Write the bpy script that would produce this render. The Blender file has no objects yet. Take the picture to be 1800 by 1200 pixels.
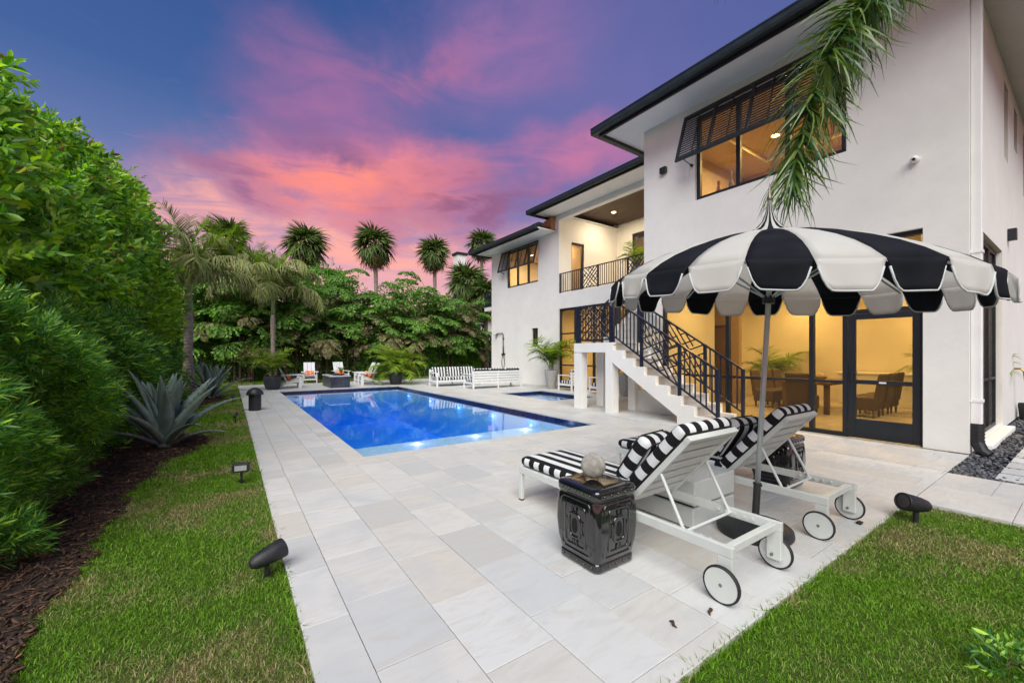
import bpy, bmesh, math, random
import numpy as np
from mathutils import Vector, Matrix
random.seed(7)
RNG = np.random.default_rng(7)
R = math.radians
scn = bpy.context.scene
col = scn.collection

# ------------------------------------------------------------------ camera
CAM_H = 1.45
F_PX, HORIZON, VPX = 716.58, 621.13, 403.8          # solved from the photograph's vanishing points (1800 px wide)
YAW = math.atan2(900 - VPX, F_PX)
cam = bpy.data.cameras.new('camera')
cam.sensor_width = 36
cam.lens = 36 * F_PX / 1800
cam.shift_y = (HORIZON - 600) / 1800
cam.clip_start = 0.05
cam.clip_end = 500
camo = bpy.data.objects.new('camera', cam)
camo.location = (0, 0, CAM_H)
camo.rotation_euler = (R(90), 0, -YAW)
col.objects.link(camo)
scn.camera = camo

# ------------------------------------------------------------------ render settings
scn.render.engine = 'CYCLES'
scn.view_settings.view_transform = 'Standard'
scn.view_settings.look = 'None'
scn.view_settings.exposure = 0.22
scn.view_settings.gamma = 1.0
cy = scn.cycles
cy.use_denoising = True
cy.max_bounces = 8
cy.diffuse_bounces = 4
cy.glossy_bounces = 4
cy.transmission_bounces = 4
cy.transparent_max_bounces = 16
cy.volume_bounces = 0
cy.caustics_reflective = False
cy.caustics_refractive = False
cy.sample_clamp_indirect = 6.0

def lin(r, g, b):
    f = lambda c: (c / 12.92 if c <= 0.04045 else ((c + 0.055) / 1.055) ** 2.4)
    return (f(r / 255), f(g / 255), f(b / 255), 1)

# ------------------------------------------------------------------ dusk sky
world = bpy.data.worlds.new('World')
scn.world = world
world.use_nodes = True
wt = world.node_tree
wt.nodes.clear()
def wn(t, **kw):
    n = wt.nodes.new(t)
    for k, v in kw.items(): setattr(n, k, v)
    return n
def wl(a, b): wt.links.new(a, b)
def wmath(op, a, b=None, clamp=False):
    n = wn('ShaderNodeMath', operation=op, use_clamp=clamp)
    for i, x in enumerate((a, b)):
        if x is None: continue
        if isinstance(x, (int, float)): n.inputs[i].default_value = x
        else: wl(x, n.inputs[i])
    return n.outputs[0]
def wmap(x, a, b, c=0.0, d=1.0, smooth=True):
    n = wn('ShaderNodeMapRange', interpolation_type='SMOOTHSTEP' if smooth else 'LINEAR')
    wl(x, n.inputs[0])
    for i, v in zip((1, 2, 3, 4), (a, b, c, d)): n.inputs[i].default_value = v
    return n.outputs[0]
def wmix(f, a, b):
    n = wn('ShaderNodeMix', data_type='RGBA')
    for s, x in ((0, f), (6, a), (7, b)):
        if isinstance(x, (int, float)): n.inputs[s].default_value = x
        elif isinstance(x, tuple): n.inputs[s].default_value = x
        else: wl(x, n.inputs[s])
    return n.outputs[2]
def wramp(x, stops):
    n = wn('ShaderNodeValToRGB')
    while len(n.color_ramp.elements) < len(stops): n.color_ramp.elements.new(0.5)
    for e, (p, c) in zip(n.color_ramp.elements, stops): e.position = p; e.color = c
    wl(x, n.inputs[0])
    return n.outputs[0]
tc = wn('ShaderNodeTexCoord')
sep = wn('ShaderNodeSeparateXYZ'); wl(tc.outputs['Generated'], sep.inputs[0])
dx, dy, dz = sep.outputs
elev = wmath('MAXIMUM', dz, 0.0)
base = wramp(elev, [(0.0, lin(255, 196, 168)), (0.12, lin(244, 180, 180)), (0.20, lin(208, 160, 190)),
                    (0.28, lin(146, 132, 182)), (0.36, lin(94, 116, 172)), (0.46, lin(60, 96, 158)), (0.62, lin(44, 82, 147)), (1.0, lin(36, 66, 126))])
# clouds: noise-torn banks lying at their own azimuth and elevation
az = wmath('ARCTAN2', dx, dy); el = wmath('ARCSINE', dz)
comb = wn('ShaderNodeCombineXYZ'); wl(az, comb.inputs[0]); wl(el, comb.inputs[1])
def cloud_noise(rot, sx, sy, scale, detail, rough, dist, off):
    m = wn('ShaderNodeMapping'); m.inputs['Rotation'].default_value = (0, 0, rot)
    m.inputs['Scale'].default_value = (sx, sy, 1); m.inputs['Location'].default_value = off
    wl(comb.outputs[0], m.inputs[0])
    n = wn('ShaderNodeTexNoise'); n.inputs['Scale'].default_value = scale; n.inputs['Detail'].default_value = detail
    n.inputs['Roughness'].default_value = rough; n.inputs['Distortion'].default_value = dist
    wl(m.outputs[0], n.inputs['Vector'])
    return n.outputs[0]
warp1 = wmath('SUBTRACT', cloud_noise(0, 1, 1.6, 3.2, 6, 0.58, 0.3, (1.3, 4.1, 0)), 0.5)
warp2 = wmath('SUBTRACT', cloud_noise(0, 1, 1.6, 3.2, 6, 0.58, 0.3, (7.7, 2.6, 0)), 0.5)
azw = wmath('ADD', az, wmath('MULTIPLY', warp1, 0.34)); elw = wmath('ADD', el, wmath('MULTIPLY', warp2, 0.26))
streak = cloud_noise(R(14), 1.0, 3.2, 3.4, 8, 0.6, 0.8, (2.2, 0.7, 0))
wisps = cloud_noise(R(-8), 1.0, 5.0, 4.6, 8, 0.62, 0.9, (5.1, 3.3, 0))
def bank(px, py, wx, wy, rot, soft=1.0):
    u = (px - 900) / 716.58; a0 = math.atan2(math.sin(YAW) + u * math.cos(YAW), math.cos(YAW) - u * math.sin(YAW)); e0 = math.atan2((621.13 - py) / 716.58, math.hypot(1, u))
    da = wmath('SUBTRACT', azw, a0); de = wmath('SUBTRACT', elw, e0); c, s_ = math.cos(rot), math.sin(rot)
    p = wmath('DIVIDE', wmath('ADD', wmath('MULTIPLY', da, c), wmath('MULTIPLY', de, s_)), wx / 716.58)
    q = wmath('DIVIDE', wmath('SUBTRACT', wmath('MULTIPLY', de, c), wmath('MULTIPLY', da, s_)), wy / 716.58)
    return wmap(wmath('SQRT', wmath('ADD', wmath('MULTIPLY', p, p), wmath('MULTIPLY', q, q))), 1.0, 1.0 - soft)
def layer(col_under, mask, colour, amount, tex, lo, hi):
    return wmix(wmath('MULTIPLY', wmath('MULTIPLY', mask, wmap(tex, lo, hi, 0.25, 1.0)), amount), col_under, colour)
k = layer(base, bank(1050, 170, 520, 330, R(8)), lin(108, 106, 170), 0.85, streak, -1.0, 0.0)
k = layer(k, bank(850, 80, 330, 105, R(14)), lin(164, 112, 168), 0.75, streak, 0.20, 0.70)
k = layer(k, bank(720, 120, 170, 45, R(22)), lin(196, 112, 156), 0.6, streak, 0.35, 0.6)
k = layer(k, bank(590, 235, 210, 140, R(-15)), lin(176, 110, 162), 0.9, streak, 0.15, 0.65)
k = layer(k, bank(640, 330, 330, 100, R(4)), lin(240, 128, 146), 1.0, wisps, 0.25, 0.55)
k = layer(k, bank(620, 328, 260, 48, R(4)), lin(255, 138, 122), 1.0, wisps, 0.22, 0.48)
k = layer(k, bank(950, 300, 330, 90, R(10)), lin(205, 118, 160), 0.85, streak, 0.35, 0.6)
k = layer(k, bank(600, 430, 700, 85, 0), lin(255, 172, 158), 1.0, wisps, 0.35, 0.6)
k = layer(k, bank(590, 255, 130, 36, R(-18)), lin(112, 90, 140), 0.9, streak, 0.38, 0.60)
k = layer(k, bank(440, 330, 150, 45, R(-6)), lin(150, 100, 146), 0.85, wisps, 0.40, 0.62)
k = layer(k, bank(830, 350, 220, 50, R(6)), lin(146, 92, 132), 0.95, wisps, 0.38, 0.60)
k = layer(k, bank(760, 395, 200, 28, R(-3)), lin(196, 118, 146), 0.7, wisps, 0.38, 0.60)
sky3 = wmix(wmath('MULTIPLY', wmap(wisps, 0.58, 0.75), wmath('MULTIPLY', wmap(elev, 0.55, 0.3), 0.25)), k, lin(210, 140, 175))
bg = wn('ShaderNodeBackground'); bg.inputs['Strength'].default_value = 0.84
hs = wn('ShaderNodeHueSaturation'); hs.inputs['Saturation'].default_value = 0.95; hs.inputs['Value'].default_value = 1.05
wl(sky3, hs.inputs['Color']); wl(hs.outputs[0], bg.inputs['Color'])
wo = wn('ShaderNodeOutputWorld'); wl(bg.outputs[0], wo.inputs[0])

# one very soft, high light: the bright afterglow of the dusk sky (no hard shadows in the photograph)
sun = bpy.data.lights.new('sun', 'SUN')
sun.energy = 4.3
sun.angle = R(56)
sun.color = (1.0, 0.99, 0.93)
suno = bpy.data.objects.new('sun', sun)
suno.rotation_euler = Vector((0.52, 0.60, -0.86)).to_track_quat('-Z', 'Y').to_euler()
col.objects.link(suno)

# ------------------------------------------------------------------ pixel -> place helpers
_s, _c = math.sin(YAW), math.cos(YAW)
def ray(x, y):
    u = (x - 900) / F_PX
    return (_s + u * _c, _c - u * _s, -(y - HORIZON) / F_PX)
def gnd(x, y, z=0.0):
    r = ray(x, y); t = (z - CAM_H) / r[2]
    return (r[0] * t, r[1] * t)
def at_depth(x, y, d):
    r = ray(x, y)
    return Vector((r[0] * d, r[1] * d, CAM_H + r[2] * d))

# ------------------------------------------------------------------ object helpers
def link(o, parent=None):
    col.objects.link(o)
    if parent is not None: o.parent = parent
    return o
def tag(o, label, cat, group=None):
    o['label'] = label; o['category'] = cat
    if group: o['group'] = group
    return o
def thing(name, label, cat, loc=(0, 0, 0), rz=0.0, group=None):
    o = bpy.data.objects.new(name, None)
    o.empty_display_size = 0.2
    o.location = loc; o.rotation_euler = (0, 0, rz)
    link(o)
    return tag(o, label, cat, group)
def struct(o): o['kind'] = 'structure'; return o
def stuff(o): o['kind'] = 'stuff'; return o
def copy_tree(o, parent=None):
    c = o.copy(); link(c)
    if parent is not None: c.parent = parent
    for ch in o.children: copy_tree(ch, c)
    return c

class MB:
    """collects shapes, then becomes one mesh object"""
    def __init__(s): s.v = []; s.f = []; s.m = []
    def add(s, vs, fs, mi=0):
        b = len(s.v); s.v += [tuple(p) for p in vs]
        for f in fs: s.f.append(tuple(b + i for i in f)); s.m.append(mi)
        return s
    def box(s, x0, x1, y0, y1, z0, z1, mi=0):
        vs = [(x0, y0, z0), (x1, y0, z0), (x1, y1, z0), (x0, y1, z0), (x0, y0, z1), (x1, y0, z1), (x1, y1, z1), (x0, y1, z1)]
        return s.add(vs, [(0, 3, 2, 1), (4, 5, 6, 7), (0, 1, 5, 4), (1, 2, 6, 5), (2, 3, 7, 6), (3, 0, 4, 7)], mi)
    def bar(s, p, q, w, h, up=(0, 0, 1), mi=0):
        """square bar from p to q: w across, h along 'up'"""
        p, q = Vector(p), Vector(q); d = (q - p).normalized(); up = Vector(up)
        a = d.cross(up)
        if a.length < 1e-5: a = d.cross(Vector((1, 0, 0)))
        a.normalize(); b = a.cross(d).normalized()
        a = a * w / 2; b = b * h / 2
        vs = [p - a - b, p + a - b, p + a + b, p - a + b, q - a - b, q + a - b, q + a + b, q - a + b]
        return s.add(vs, [(0, 1, 2, 3), (7, 6, 5, 4), (0, 4, 5, 1), (1, 5, 6, 2), (2, 6, 7, 3), (3, 7, 4, 0)], mi)
    def tube(s, pts, rad, n=8, caps=True, mi=0):
        pts = [Vector(p) for p in pts]; k = len(pts)
        rads = rad if isinstance(rad, (list, tuple)) else [rad] * k
        rings = []; prev = None
        for i, p in enumerate(pts):
            d = (pts[min(i + 1, k - 1)] - pts[max(i - 1, 0)]).normalized()
            a = prev - d * prev.dot(d) if prev is not None else d.orthogonal()
            a.normalize(); prev = a; b = d.cross(a)
            rings.append([p + (a * math.cos(2 * math.pi * j / n) + b * math.sin(2 * math.pi * j / n)) * rads[i] for j in range(n)])
        vs = [v for r in rings for v in r]; fs = []
        for i in range(k - 1):
            for j in range(n):
                fs.append((i * n + j, i * n + (j + 1) % n, (i + 1) * n + (j + 1) % n, (i + 1) * n + j))
        if caps: fs += [tuple(range(n))[::-1], tuple((k - 1) * n + j for j in range(n))]
        return s.add(vs, fs, mi)
    def lathe(s, prof, n=24, c=(0, 0, 0), mi=0, caps=True):
        vs = []; fs = []; k = len(prof)
        for r, z in prof:
            for j in range(n):
                t = 2 * math.pi * j / n
                vs.append((c[0] + r * math.cos(t), c[1] + r * math.sin(t), c[2] + z))
        for i in range(k - 1):
            for j in range(n):
                fs.append((i * n + j, i * n + (j + 1) % n, (i + 1) * n + (j + 1) % n, (i + 1) * n + j))
        if caps and prof[0][0] > 1e-4: fs.append(tuple(range(n))[::-1])
        if caps and prof[-1][0] > 1e-4: fs.append(tuple((k - 1) * n + j for j in range(n)))
        return s.add(vs, fs, mi)
    def prism(s, poly, axis, a, b, mi=0):
        """extrude a 2D outline; axis 'x': poly is (y,z); 'y': (x,z); 'z': (x,y)"""
        def P(u, v, w): return {'x': (w, u, v), 'y': (u, w, v), 'z': (u, v, w)}[axis]
        n = len(poly)
        vs = [P(u, v, a) for u, v in poly] + [P(u, v, b) for u, v in poly]
        fs = [tuple(range(n)), tuple(range(n, 2 * n))[::-1]] + [(i, i + n, (i + 1) % n + n, (i + 1) % n) for i in range(n)]
        return s.add(vs, fs, mi)
    def build(s, name, mat, parent=None, bevel=0.0, smooth=False, world=False, seg=2, solid=0.0, subd=0):
        me = bpy.data.meshes.new(name)
        me.from_pydata(s.v, [], s.f)
        mats = mat if isinstance(mat, (list, tuple)) else [mat]
        for m in mats: me.materials.append(m)
        if len(mats) > 1: me.polygons.foreach_set('material_index', s.m)
        bm = bmesh.new(); bm.from_mesh(me); bmesh.ops.recalc_face_normals(bm, faces=bm.faces); bm.to_mesh(me); bm.free()
        if smooth: me.polygons.foreach_set('use_smooth', [True] * len(me.polygons))
        o = bpy.data.objects.new(name, me)
        link(o, parent)
        if world and parent is not None:
            p = parent; off = Vector((0, 0, 0))
            while p is not None: off += p.location; p = p.parent
            o.location = -off
        if solid: md = o.modifiers.new('solid', 'SOLIDIFY'); md.thickness = solid; md.offset = 0
        if bevel:
            md = o.modifiers.new('bevel', 'BEVEL'); md.width = bevel; md.segments = seg; md.limit_method = 'ANGLE'; md.angle_limit = R(40)
        if subd: md = o.modifiers.new('sub', 'SUBSURF'); md.levels = subd; md.render_levels = subd
        return o

def box_part(name, mat, parent, x0, x1, y0, y1, z0, z1, bevel=0.0, world=True):
    return MB().box(x0, x1, y0, y1, z0, z1).build(name, mat, parent, bevel=bevel, world=world)

def np_mesh(name, verts, faces, mat, parent=None, smooth=False):
    """verts (n,3) and faces (m,k) numpy arrays -> mesh object"""
    verts = np.asarray(verts, np.float32); faces = np.asarray(faces, np.int32); k = faces.shape[1]
    me = bpy.data.meshes.new(name)
    me.vertices.add(len(verts)); me.vertices.foreach_set('co', verts.ravel())
    me.loops.add(faces.size); me.loops.foreach_set('vertex_index', faces.ravel())
    me.polygons.add(len(faces)); me.polygons.foreach_set('loop_start', np.arange(0, faces.size, k, dtype=np.int32))
    try: me.polygons.foreach_set('loop_total', np.full(len(faces), k, np.int32))
    except Exception: pass
    if smooth: me.polygons.foreach_set('use_smooth', np.ones(len(faces), bool))
    me.materials.append(mat); me.update(calc_edges=True); me.validate()
    o = bpy.data.objects.new(name, me)
    return link(o, parent)

def frames_from(dirs, roll):
    """rotation matrices whose +Y follows dirs, rolled about it"""
    d = dirs / np.linalg.norm(dirs, axis=1, keepdims=True)
    up = np.tile(np.array([0, 0, 1.0]), (len(d), 1)); up[np.abs(d[:, 2]) > 0.97] = (1, 0, 0)
    x = np.cross(d, up); x /= np.linalg.norm(x, axis=1, keepdims=True)
    z = np.cross(x, d)
    c, s_ = np.cos(roll)[:, None], np.sin(roll)[:, None]
    return np.stack([x * c + z * s_, d, z * c - x * s_], axis=2)      # columns
def scatter(tv, tf, mats, locs, scales):
    n = len(locs); k = len(tv)
    V = np.einsum('nij,kj->nki', mats * scales[:, None, None], tv) + locs[:, None, :]
    Fc = tf[None, :, :] + (np.arange(n) * k)[:, None, None]
    return V.reshape(-1, 3), Fc.reshape(-1, tf.shape[1])
def merge(parts):
    vs = []; fs = []; b = 0
    for v, f in parts: vs.append(v); fs.append(f + b); b += len(v)
    return np.concatenate(vs), np.concatenate(fs)

# ------------------------------------------------------------------ materials
class Mat:
    def __init__(s, name, rough=0.5, color=(0.5, 0.5, 0.5, 1), metal=0.0, spec=0.5, coat=0.0):
        s.m = bpy.data.materials.new(name); s.m.use_nodes = True; s.t = s.m.node_tree
        s.b = s.t.nodes['Principled BSDF']; s.out = s.t.nodes['Material Output']
        s.b.inputs['Base Color'].default_value = color if len(color) == 4 else (*color, 1)
        s.b.inputs['Roughness'].default_value = rough; s.b.inputs['Metallic'].default_value = metal
        s.b.inputs['Specular IOR Level'].default_value = spec
        if coat: s.b.inputs['Coat Weight'].default_value = coat; s.b.inputs['Coat Roughness'].default_value = 0.05
    def n(s, t, **kw):
        x = s.t.nodes.new(t)
        for k, v in kw.items(): setattr(x, k, v)
        return x
    def l(s, a, b): s.t.links.new(a, b)
    def pos(s, scale=(1, 1, 1), coord='world', rot=(0, 0, 0), jitter=False):
        if coord == 'world': src = s.n('ShaderNodeNewGeometry').outputs['Position']
        else: src = s.n('ShaderNodeTexCoord').outputs['Object']
        if jitter:
            rnd = s.rand(); sc = s.n('ShaderNodeVectorMath', operation='SCALE'); sc.inputs[0].default_value = (37, 53, 11)
            s.l(rnd, sc.inputs['Scale'])
            ad = s.n('ShaderNodeVectorMath', operation='ADD'); s.l(src, ad.inputs[0]); s.l(sc.outputs[0], ad.inputs[1]); src = ad.outputs[0]
        m = s.n('ShaderNodeMapping'); m.inputs['Scale'].default_value = scale; m.inputs['Rotation'].default_value = rot
        s.l(src, m.inputs[0]); return m.outputs[0]
    def rand(s):
        a = s.n('ShaderNodeObjectInfo').outputs['Random']; b = s.n('ShaderNodeNewGeometry').outputs['Random Per Island']
        return s.math('FRACT', s.math('ADD', a, b))
    def island(s): return s.n('ShaderNodeNewGeometry').outputs['Random Per Island']
    def noise(s, vec, scale, detail=4, rough=0.5, dist=0.0):
        x = s.n('ShaderNodeTexNoise'); x.inputs['Scale'].default_value = scale; x.inputs['Detail'].default_value = detail
        x.inputs['Roughness'].default_value = rough; x.inputs['Distortion'].default_value = dist; s.l(vec, x.inputs['Vector'])
        return x.outputs[0]
    def math(s, op, a, b=None, clamp=False):
        x = s.n('ShaderNodeMath', operation=op, use_clamp=clamp)
        for i, v in enumerate((a, b)):
            if v is None: continue
            if isinstance(v, (int, float)): x.inputs[i].default_value = v
            else: s.l(v, x.inputs[i])
        return x.outputs[0]
    def map(s, v, a, b, c=0.0, d=1.0):
        x = s.n('ShaderNodeMapRange'); s.l(v, x.inputs[0])
        for i, q in zip((1, 2, 3, 4), (a, b, c, d)): x.inputs[i].default_value = q
        return x.outputs[0]
    def mix(s, f, a, b):
        x = s.n('ShaderNodeMix', data_type='RGBA')
        for i, v in ((0, f), (6, a), (7, b)):
            if isinstance(v, (int, float)): x.inputs[i].default_value = v
            elif isinstance(v, tuple): x.inputs[i].default_value = v if len(v) == 4 else (*v, 1)
            else: s.l(v, x.inputs[i])
        return x.outputs[2]
    def ramp(s, v, stops):
        x = s.n('ShaderNodeValToRGB')
        while len(x.color_ramp.elements) < len(stops): x.color_ramp.elements.new(0.5)
        for e, (p, c) in zip(x.color_ramp.elements, stops): e.position = p; e.color = c if len(c) == 4 else (*c, 1)
        s.l(v, x.inputs[0]); return x.outputs[0]
    def color(s, sock): s.l(sock, s.b.inputs['Base Color']); return s
    def rough(s, sock): s.l(sock, s.b.inputs['Roughness']); return s
    def bump(s, h, strength=0.2, dist=0.01):
        x = s.n('ShaderNodeBump'); x.inputs['Strength'].default_value = strength; x.inputs['Distance'].default_value = dist
        s.l(h, x.inputs['Height']); s.l(x.outputs[0], s.b.inputs['Normal']); return s

def simple(name, c, rough=0.5, metal=0.0, spec=0.5, var=0.06, scale=6.0, bump=0.0, bscale=60.0, coat=0.0, coord='obj'):
    m = Mat(name, rough, (*c, 1), metal, spec, coat)
    p = m.pos(coord=coord)
    nz = m.noise(p, scale, 5, 0.6)
    lo = tuple(x * (1 - var * 2) for x in c); hi = tuple(min(1, x * (1 + var)) for x in c)
    m.color(m.ramp(nz, [(0.3, lo), (0.7, hi)]))
    m.rough(m.map(nz, 0.3, 0.7, max(0.02, rough - 0.07), min(1, rough + 0.1)))
    if bump: m.bump(m.noise(p, bscale, 3, 0.6), bump, 0.01)
    return m.m

def leaf_mat(name, cols, trans=0.35, rough=0.45, spec=0.4, brown=0.0):
    """leaf colour varies from leaf to leaf; light passes through thin leaves"""
    m = Mat(name, rough, (0, 0, 0, 1), 0, spec)
    r = m.island()
    c = m.ramp(r, [(i / (len(cols) - 1), q) for i, q in enumerate(cols)])
    big = m.noise(m.pos(), 1.3, 3, 0.5)
    dk = m.n('ShaderNodeHueSaturation'); m.l(c, dk.inputs['Color']); m.l(m.map(big, 0.3, 0.7, 0.72, 1.25), dk.inputs['Value'])
    c = dk.outputs[0]
    if brown:
        c = m.mix(m.map(m.math('FRACT', m.math('MULTIPLY', r, 17.3)), 1 - brown, 1 - brown + 0.001), c, (0.22, 0.11, 0.03, 1))
    m.color(c)
    tr = m.n('ShaderNodeBsdfTranslucent')
    g = m.n('ShaderNodeHueSaturation'); g.inputs['Saturation'].default_value = 1.15; g.inputs['Value'].default_value = 1.3
    m.l(c, g.inputs['Color']); m.l(g.outputs[0], tr.inputs['Color'])
    mx = m.n('ShaderNodeMixShader'); mx.inputs[0].default_value = trans
    m.l(m.b.outputs[0], mx.inputs[1]); m.l(tr.outputs[0], mx.inputs[2]); m.l(mx.outputs[0], m.out.inputs[0])
    return m.m

# wall stucco
_m = Mat('stucco', 0.9, spec=0.2); _p = _m.pos()
_n = _m.noise(_p, 0.7, 5, 0.6); _n2 = _m.noise(_p, 3.5, 4, 0.6)
_m.color(_m.mix(_m.map(_n2, 0.45, 0.8, 0, 0.5), _m.ramp(_n, [(0.3, (0.75, 0.735, 0.69)), (0.7, (0.83, 0.815, 0.765))]), (0.72, 0.705, 0.665, 1)))
_m.bump(_m.math('ADD', _m.noise(_p, 90, 4, 0.7), _m.math('MULTIPLY', _m.noise(_p, 7, 4, 0.6), 2.0)), 0.22, 0.012); STUCCO = _m.m
STUCCO_IN = simple('interior_plaster', (0.80, 0.74, 0.62), 0.9, var=0.04, scale=1.5, bump=0.08, coord='world')
TRIM = simple('trim_paint', (0.80, 0.79, 0.77), 0.6, var=0.03, scale=2, coord='world')
DARK = simple('dark_aluminium', (0.010, 0.014, 0.019), 0.45, metal=0.0, spec=0.5, var=0.12, scale=9)
NAVY = simple('railing_paint', (0.010, 0.016, 0.034), 0.35, spec=0.55, var=0.15, scale=9)
GUTTER = simple('gutter_metal', (0.022, 0.036, 0.043), 0.4, metal=0.3, var=0.12, scale=5)
WHITE_METAL = simple('white_powder_coat', (0.56, 0.59, 0.56), 0.42, var=0.03, scale=7)
WHITE_WOOD = simple('white_poly_lumber', (0.74, 0.75, 0.76), 0.55, var=0.05, scale=12, bump=0.1)
BLACK_PLASTIC = simple('black_plastic', (0.016, 0.017, 0.019), 0.5, var=0.2, scale=14, bump=0.12, bscale=140)
RUBBER = simple('rubber', (0.013, 0.014, 0.016), 0.65, var=0.1)
GLAZE = simple('black_glaze', (0.006, 0.006, 0.007), 0.10, spec=0.6, var=0.2, bump=0.06, bscale=20, coat=0.8)
POLE = simple('grey_pole', (0.46, 0.50, 0.51), 0.35, metal=0.4, var=0.05)
POT_DARK = simple('charcoal_planter', (0.03, 0.033, 0.04), 0.55, var=0.2, scale=10, bump=0.15)
_m = Mat('speckled_planter', 0.7); _p = _m.pos(coord='obj')
_v = _m.n('ShaderNodeTexVoronoi'); _v.inputs['Scale'].default_value = 38; _m.l(_p, _v.inputs['Vector'])
_m.color(_m.ramp(_v.outputs['Distance'], [(0.15, (0.62, 0.6, 0.57)), (0.5, (0.34, 0.33, 0.32))])); _m.bump(_v.outputs['Distance'], 0.6, 0.02)
POT_PALE = _m.m
SOIL = simple('potting_soil', (0.03, 0.02, 0.013), 0.95, var=0.4, scale=40, bump=0.8, bscale=60)
_m = Mat('roof_tile', 0.7); _p = _m.pos(coord='world')
_m.color(_m.ramp(_m.noise(_p, 3, 4), [(0.3, (0.05, 0.055, 0.06)), (0.7, (0.12, 0.12, 0.12))])); ROOF = _m.m

def bark(name, a, b, ringscale=18.0):
    m = Mat(name, 0.85, spec=0.2); p = m.pos(coord='obj')
    w = m.n('ShaderNodeTexWave', wave_type='BANDS', bands_direction='Z'); w.inputs['Scale'].default_value = ringscale * 0.16
    w.inputs['Distortion'].default_value = 1.5; w.inputs['Detail'].default_value = 3; m.l(p, w.inputs['Vector'])
    nz = m.noise(p, 9, 5, 0.6)
    m.color(m.mix(m.map(nz, 0.35, 0.65), a, b)); m.bump(w.outputs[0], 0.5, 0.02)
    return m.m
BARK_PALM = bark('palm_bark', (0.20, 0.16, 0.125), (0.33, 0.28, 0.23))
BARK_DARK = bark('dark_bark', (0.06, 0.045, 0.032), (0.13, 0.10, 0.075))
CROWNSHAFT = bark('green_crownshaft', (0.16, 0.20, 0.09), (0.26, 0.29, 0.15), 4)
TWIG = simple('twig_bark', (0.11, 0.085, 0.05), 0.85, var=0.3)

def glass_like(name, tint, refl_rough, ior, tcol, fac_add=0.0, diffuse=None, diff_fac=0.0):
    m = Mat(name); t = m.n('ShaderNodeBsdfTransparent'); t.inputs[0].default_value = (*tcol, 1)
    g = m.n('ShaderNodeBsdfGlossy'); g.inputs['Roughness'].default_value = refl_rough; g.inputs['Color'].default_value = (*tint, 1)
    fr = m.n('ShaderNodeFresnel'); fr.inputs['IOR'].default_value = ior
    mx = m.n('ShaderNodeMixShader'); f = fr.outputs[0]
    if fac_add: f = m.math('ADD', f, fac_add, clamp=True)
    bf = m.n('ShaderNodeNewGeometry').outputs['Backfacing']; f = m.math('MULTIPLY', f, m.math('SUBTRACT', 1.0, bf))
    m.l(f, mx.inputs[0]); a = t.outputs[0]
    if diffuse:
        d = m.n('ShaderNodeBsdfDiffuse'); d.inputs[0].default_value = (*diffuse, 1)
        m2 = m.n('ShaderNodeMixShader'); m2.inputs[0].default_value = diff_fac; m.l(a, m2.inputs[1]); m.l(d.outputs[0], m2.inputs[2]); a = m2.outputs[0]
    m.l(a, mx.inputs[1]); m.l(g.outputs[0], mx.inputs[2]); m.l(mx.outputs[0], m.out.inputs[0])
    return m
GLASS = glass_like('window_glass', (1, 1, 1), 0.02, 1.5, (0.9, 0.88, 0.84), 0.03).m
SCREEN = glass_like('insect_screen', (0.3, 0.3, 0.3), 0.5, 1.1, (0.93, 0.86, 0.72), 0.0, (0.05, 0.045, 0.04), 0.22).m
def emit(name, c, strength):
    m = Mat(name); e = m.n('ShaderNodeEmission'); e.inputs[0].default_value = (*c, 1); e.inputs[1].default_value = strength
    m.l(e.outputs[0], m.out.inputs[0]); return m.m
LAMP_WARM = emit('warm_lamp', (1.0, 0.72, 0.36), 14)
LAMP_COOL = emit('pool_lamp', (0.75, 0.85, 1.0), 8)
def lamp(name, kind, loc, energy, color, parent=None, size=0.15, rot=None, spot=None, blend=0.6):
    L = bpy.data.lights.new(name, kind); L.energy = energy; L.color = color
    if kind == 'AREA': L.shape = 'DISK'; L.size = size
    elif kind in ('POINT', 'SPOT'): L.shadow_soft_size = size
    if kind == 'SPOT': L.spot_size = spot; L.spot_blend = blend
    o = bpy.data.objects.new(name, L); o.location = loc
    if rot: o.rotation_euler = rot
    link(o, parent)
    return o
# =================================================================== GROUND, PATIO, POOL
PX0, PX1, PY0, PY1 = 1.555, 6.20, 5.90, 18.0          # pool
SX0, SX1, SY0, SY1 = 8.15, 10.10, 9.60, 12.60         # spa
XW, XV = 8.78, 11.75                                  # main block front, wing front

def sheet(name, x0, x1, y0, y1, z, mat, holes=()):
    xs = sorted({x0, x1, *[h[0] for h in holes], *[h[1] for h in holes]}); ys = sorted({y0, y1, *[h[2] for h in holes], *[h[3] for h in holes]})
    vs = [(x, y, z) for y in ys for x in xs]; fs = []; n = len(xs)
    for j in range(len(ys) - 1):
        for i in range(n - 1):
            mx, my = (xs[i] + xs[i + 1]) / 2, (ys[j] + ys[j + 1]) / 2
            if any(h[0] < mx < h[1] and h[2] < my < h[3] for h in holes): continue
            fs.append((j * n + i, j * n + i + 1, (j + 1) * n + i + 1, (j + 1) * n + i))
    return MB().add(vs, fs).build(name, mat)

HOLES = [(PX0, PX1, PY0, PY1), (SX0, SX1, SY0, SY1)]
EARTH = simple('bare_earth', (0.07, 0.06, 0.035), 0.95, var=0.3, scale=0.8, coord='world')
struct(sheet('ground', -220, 220, -220, 220, -0.075, EARTH, HOLES))

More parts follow.
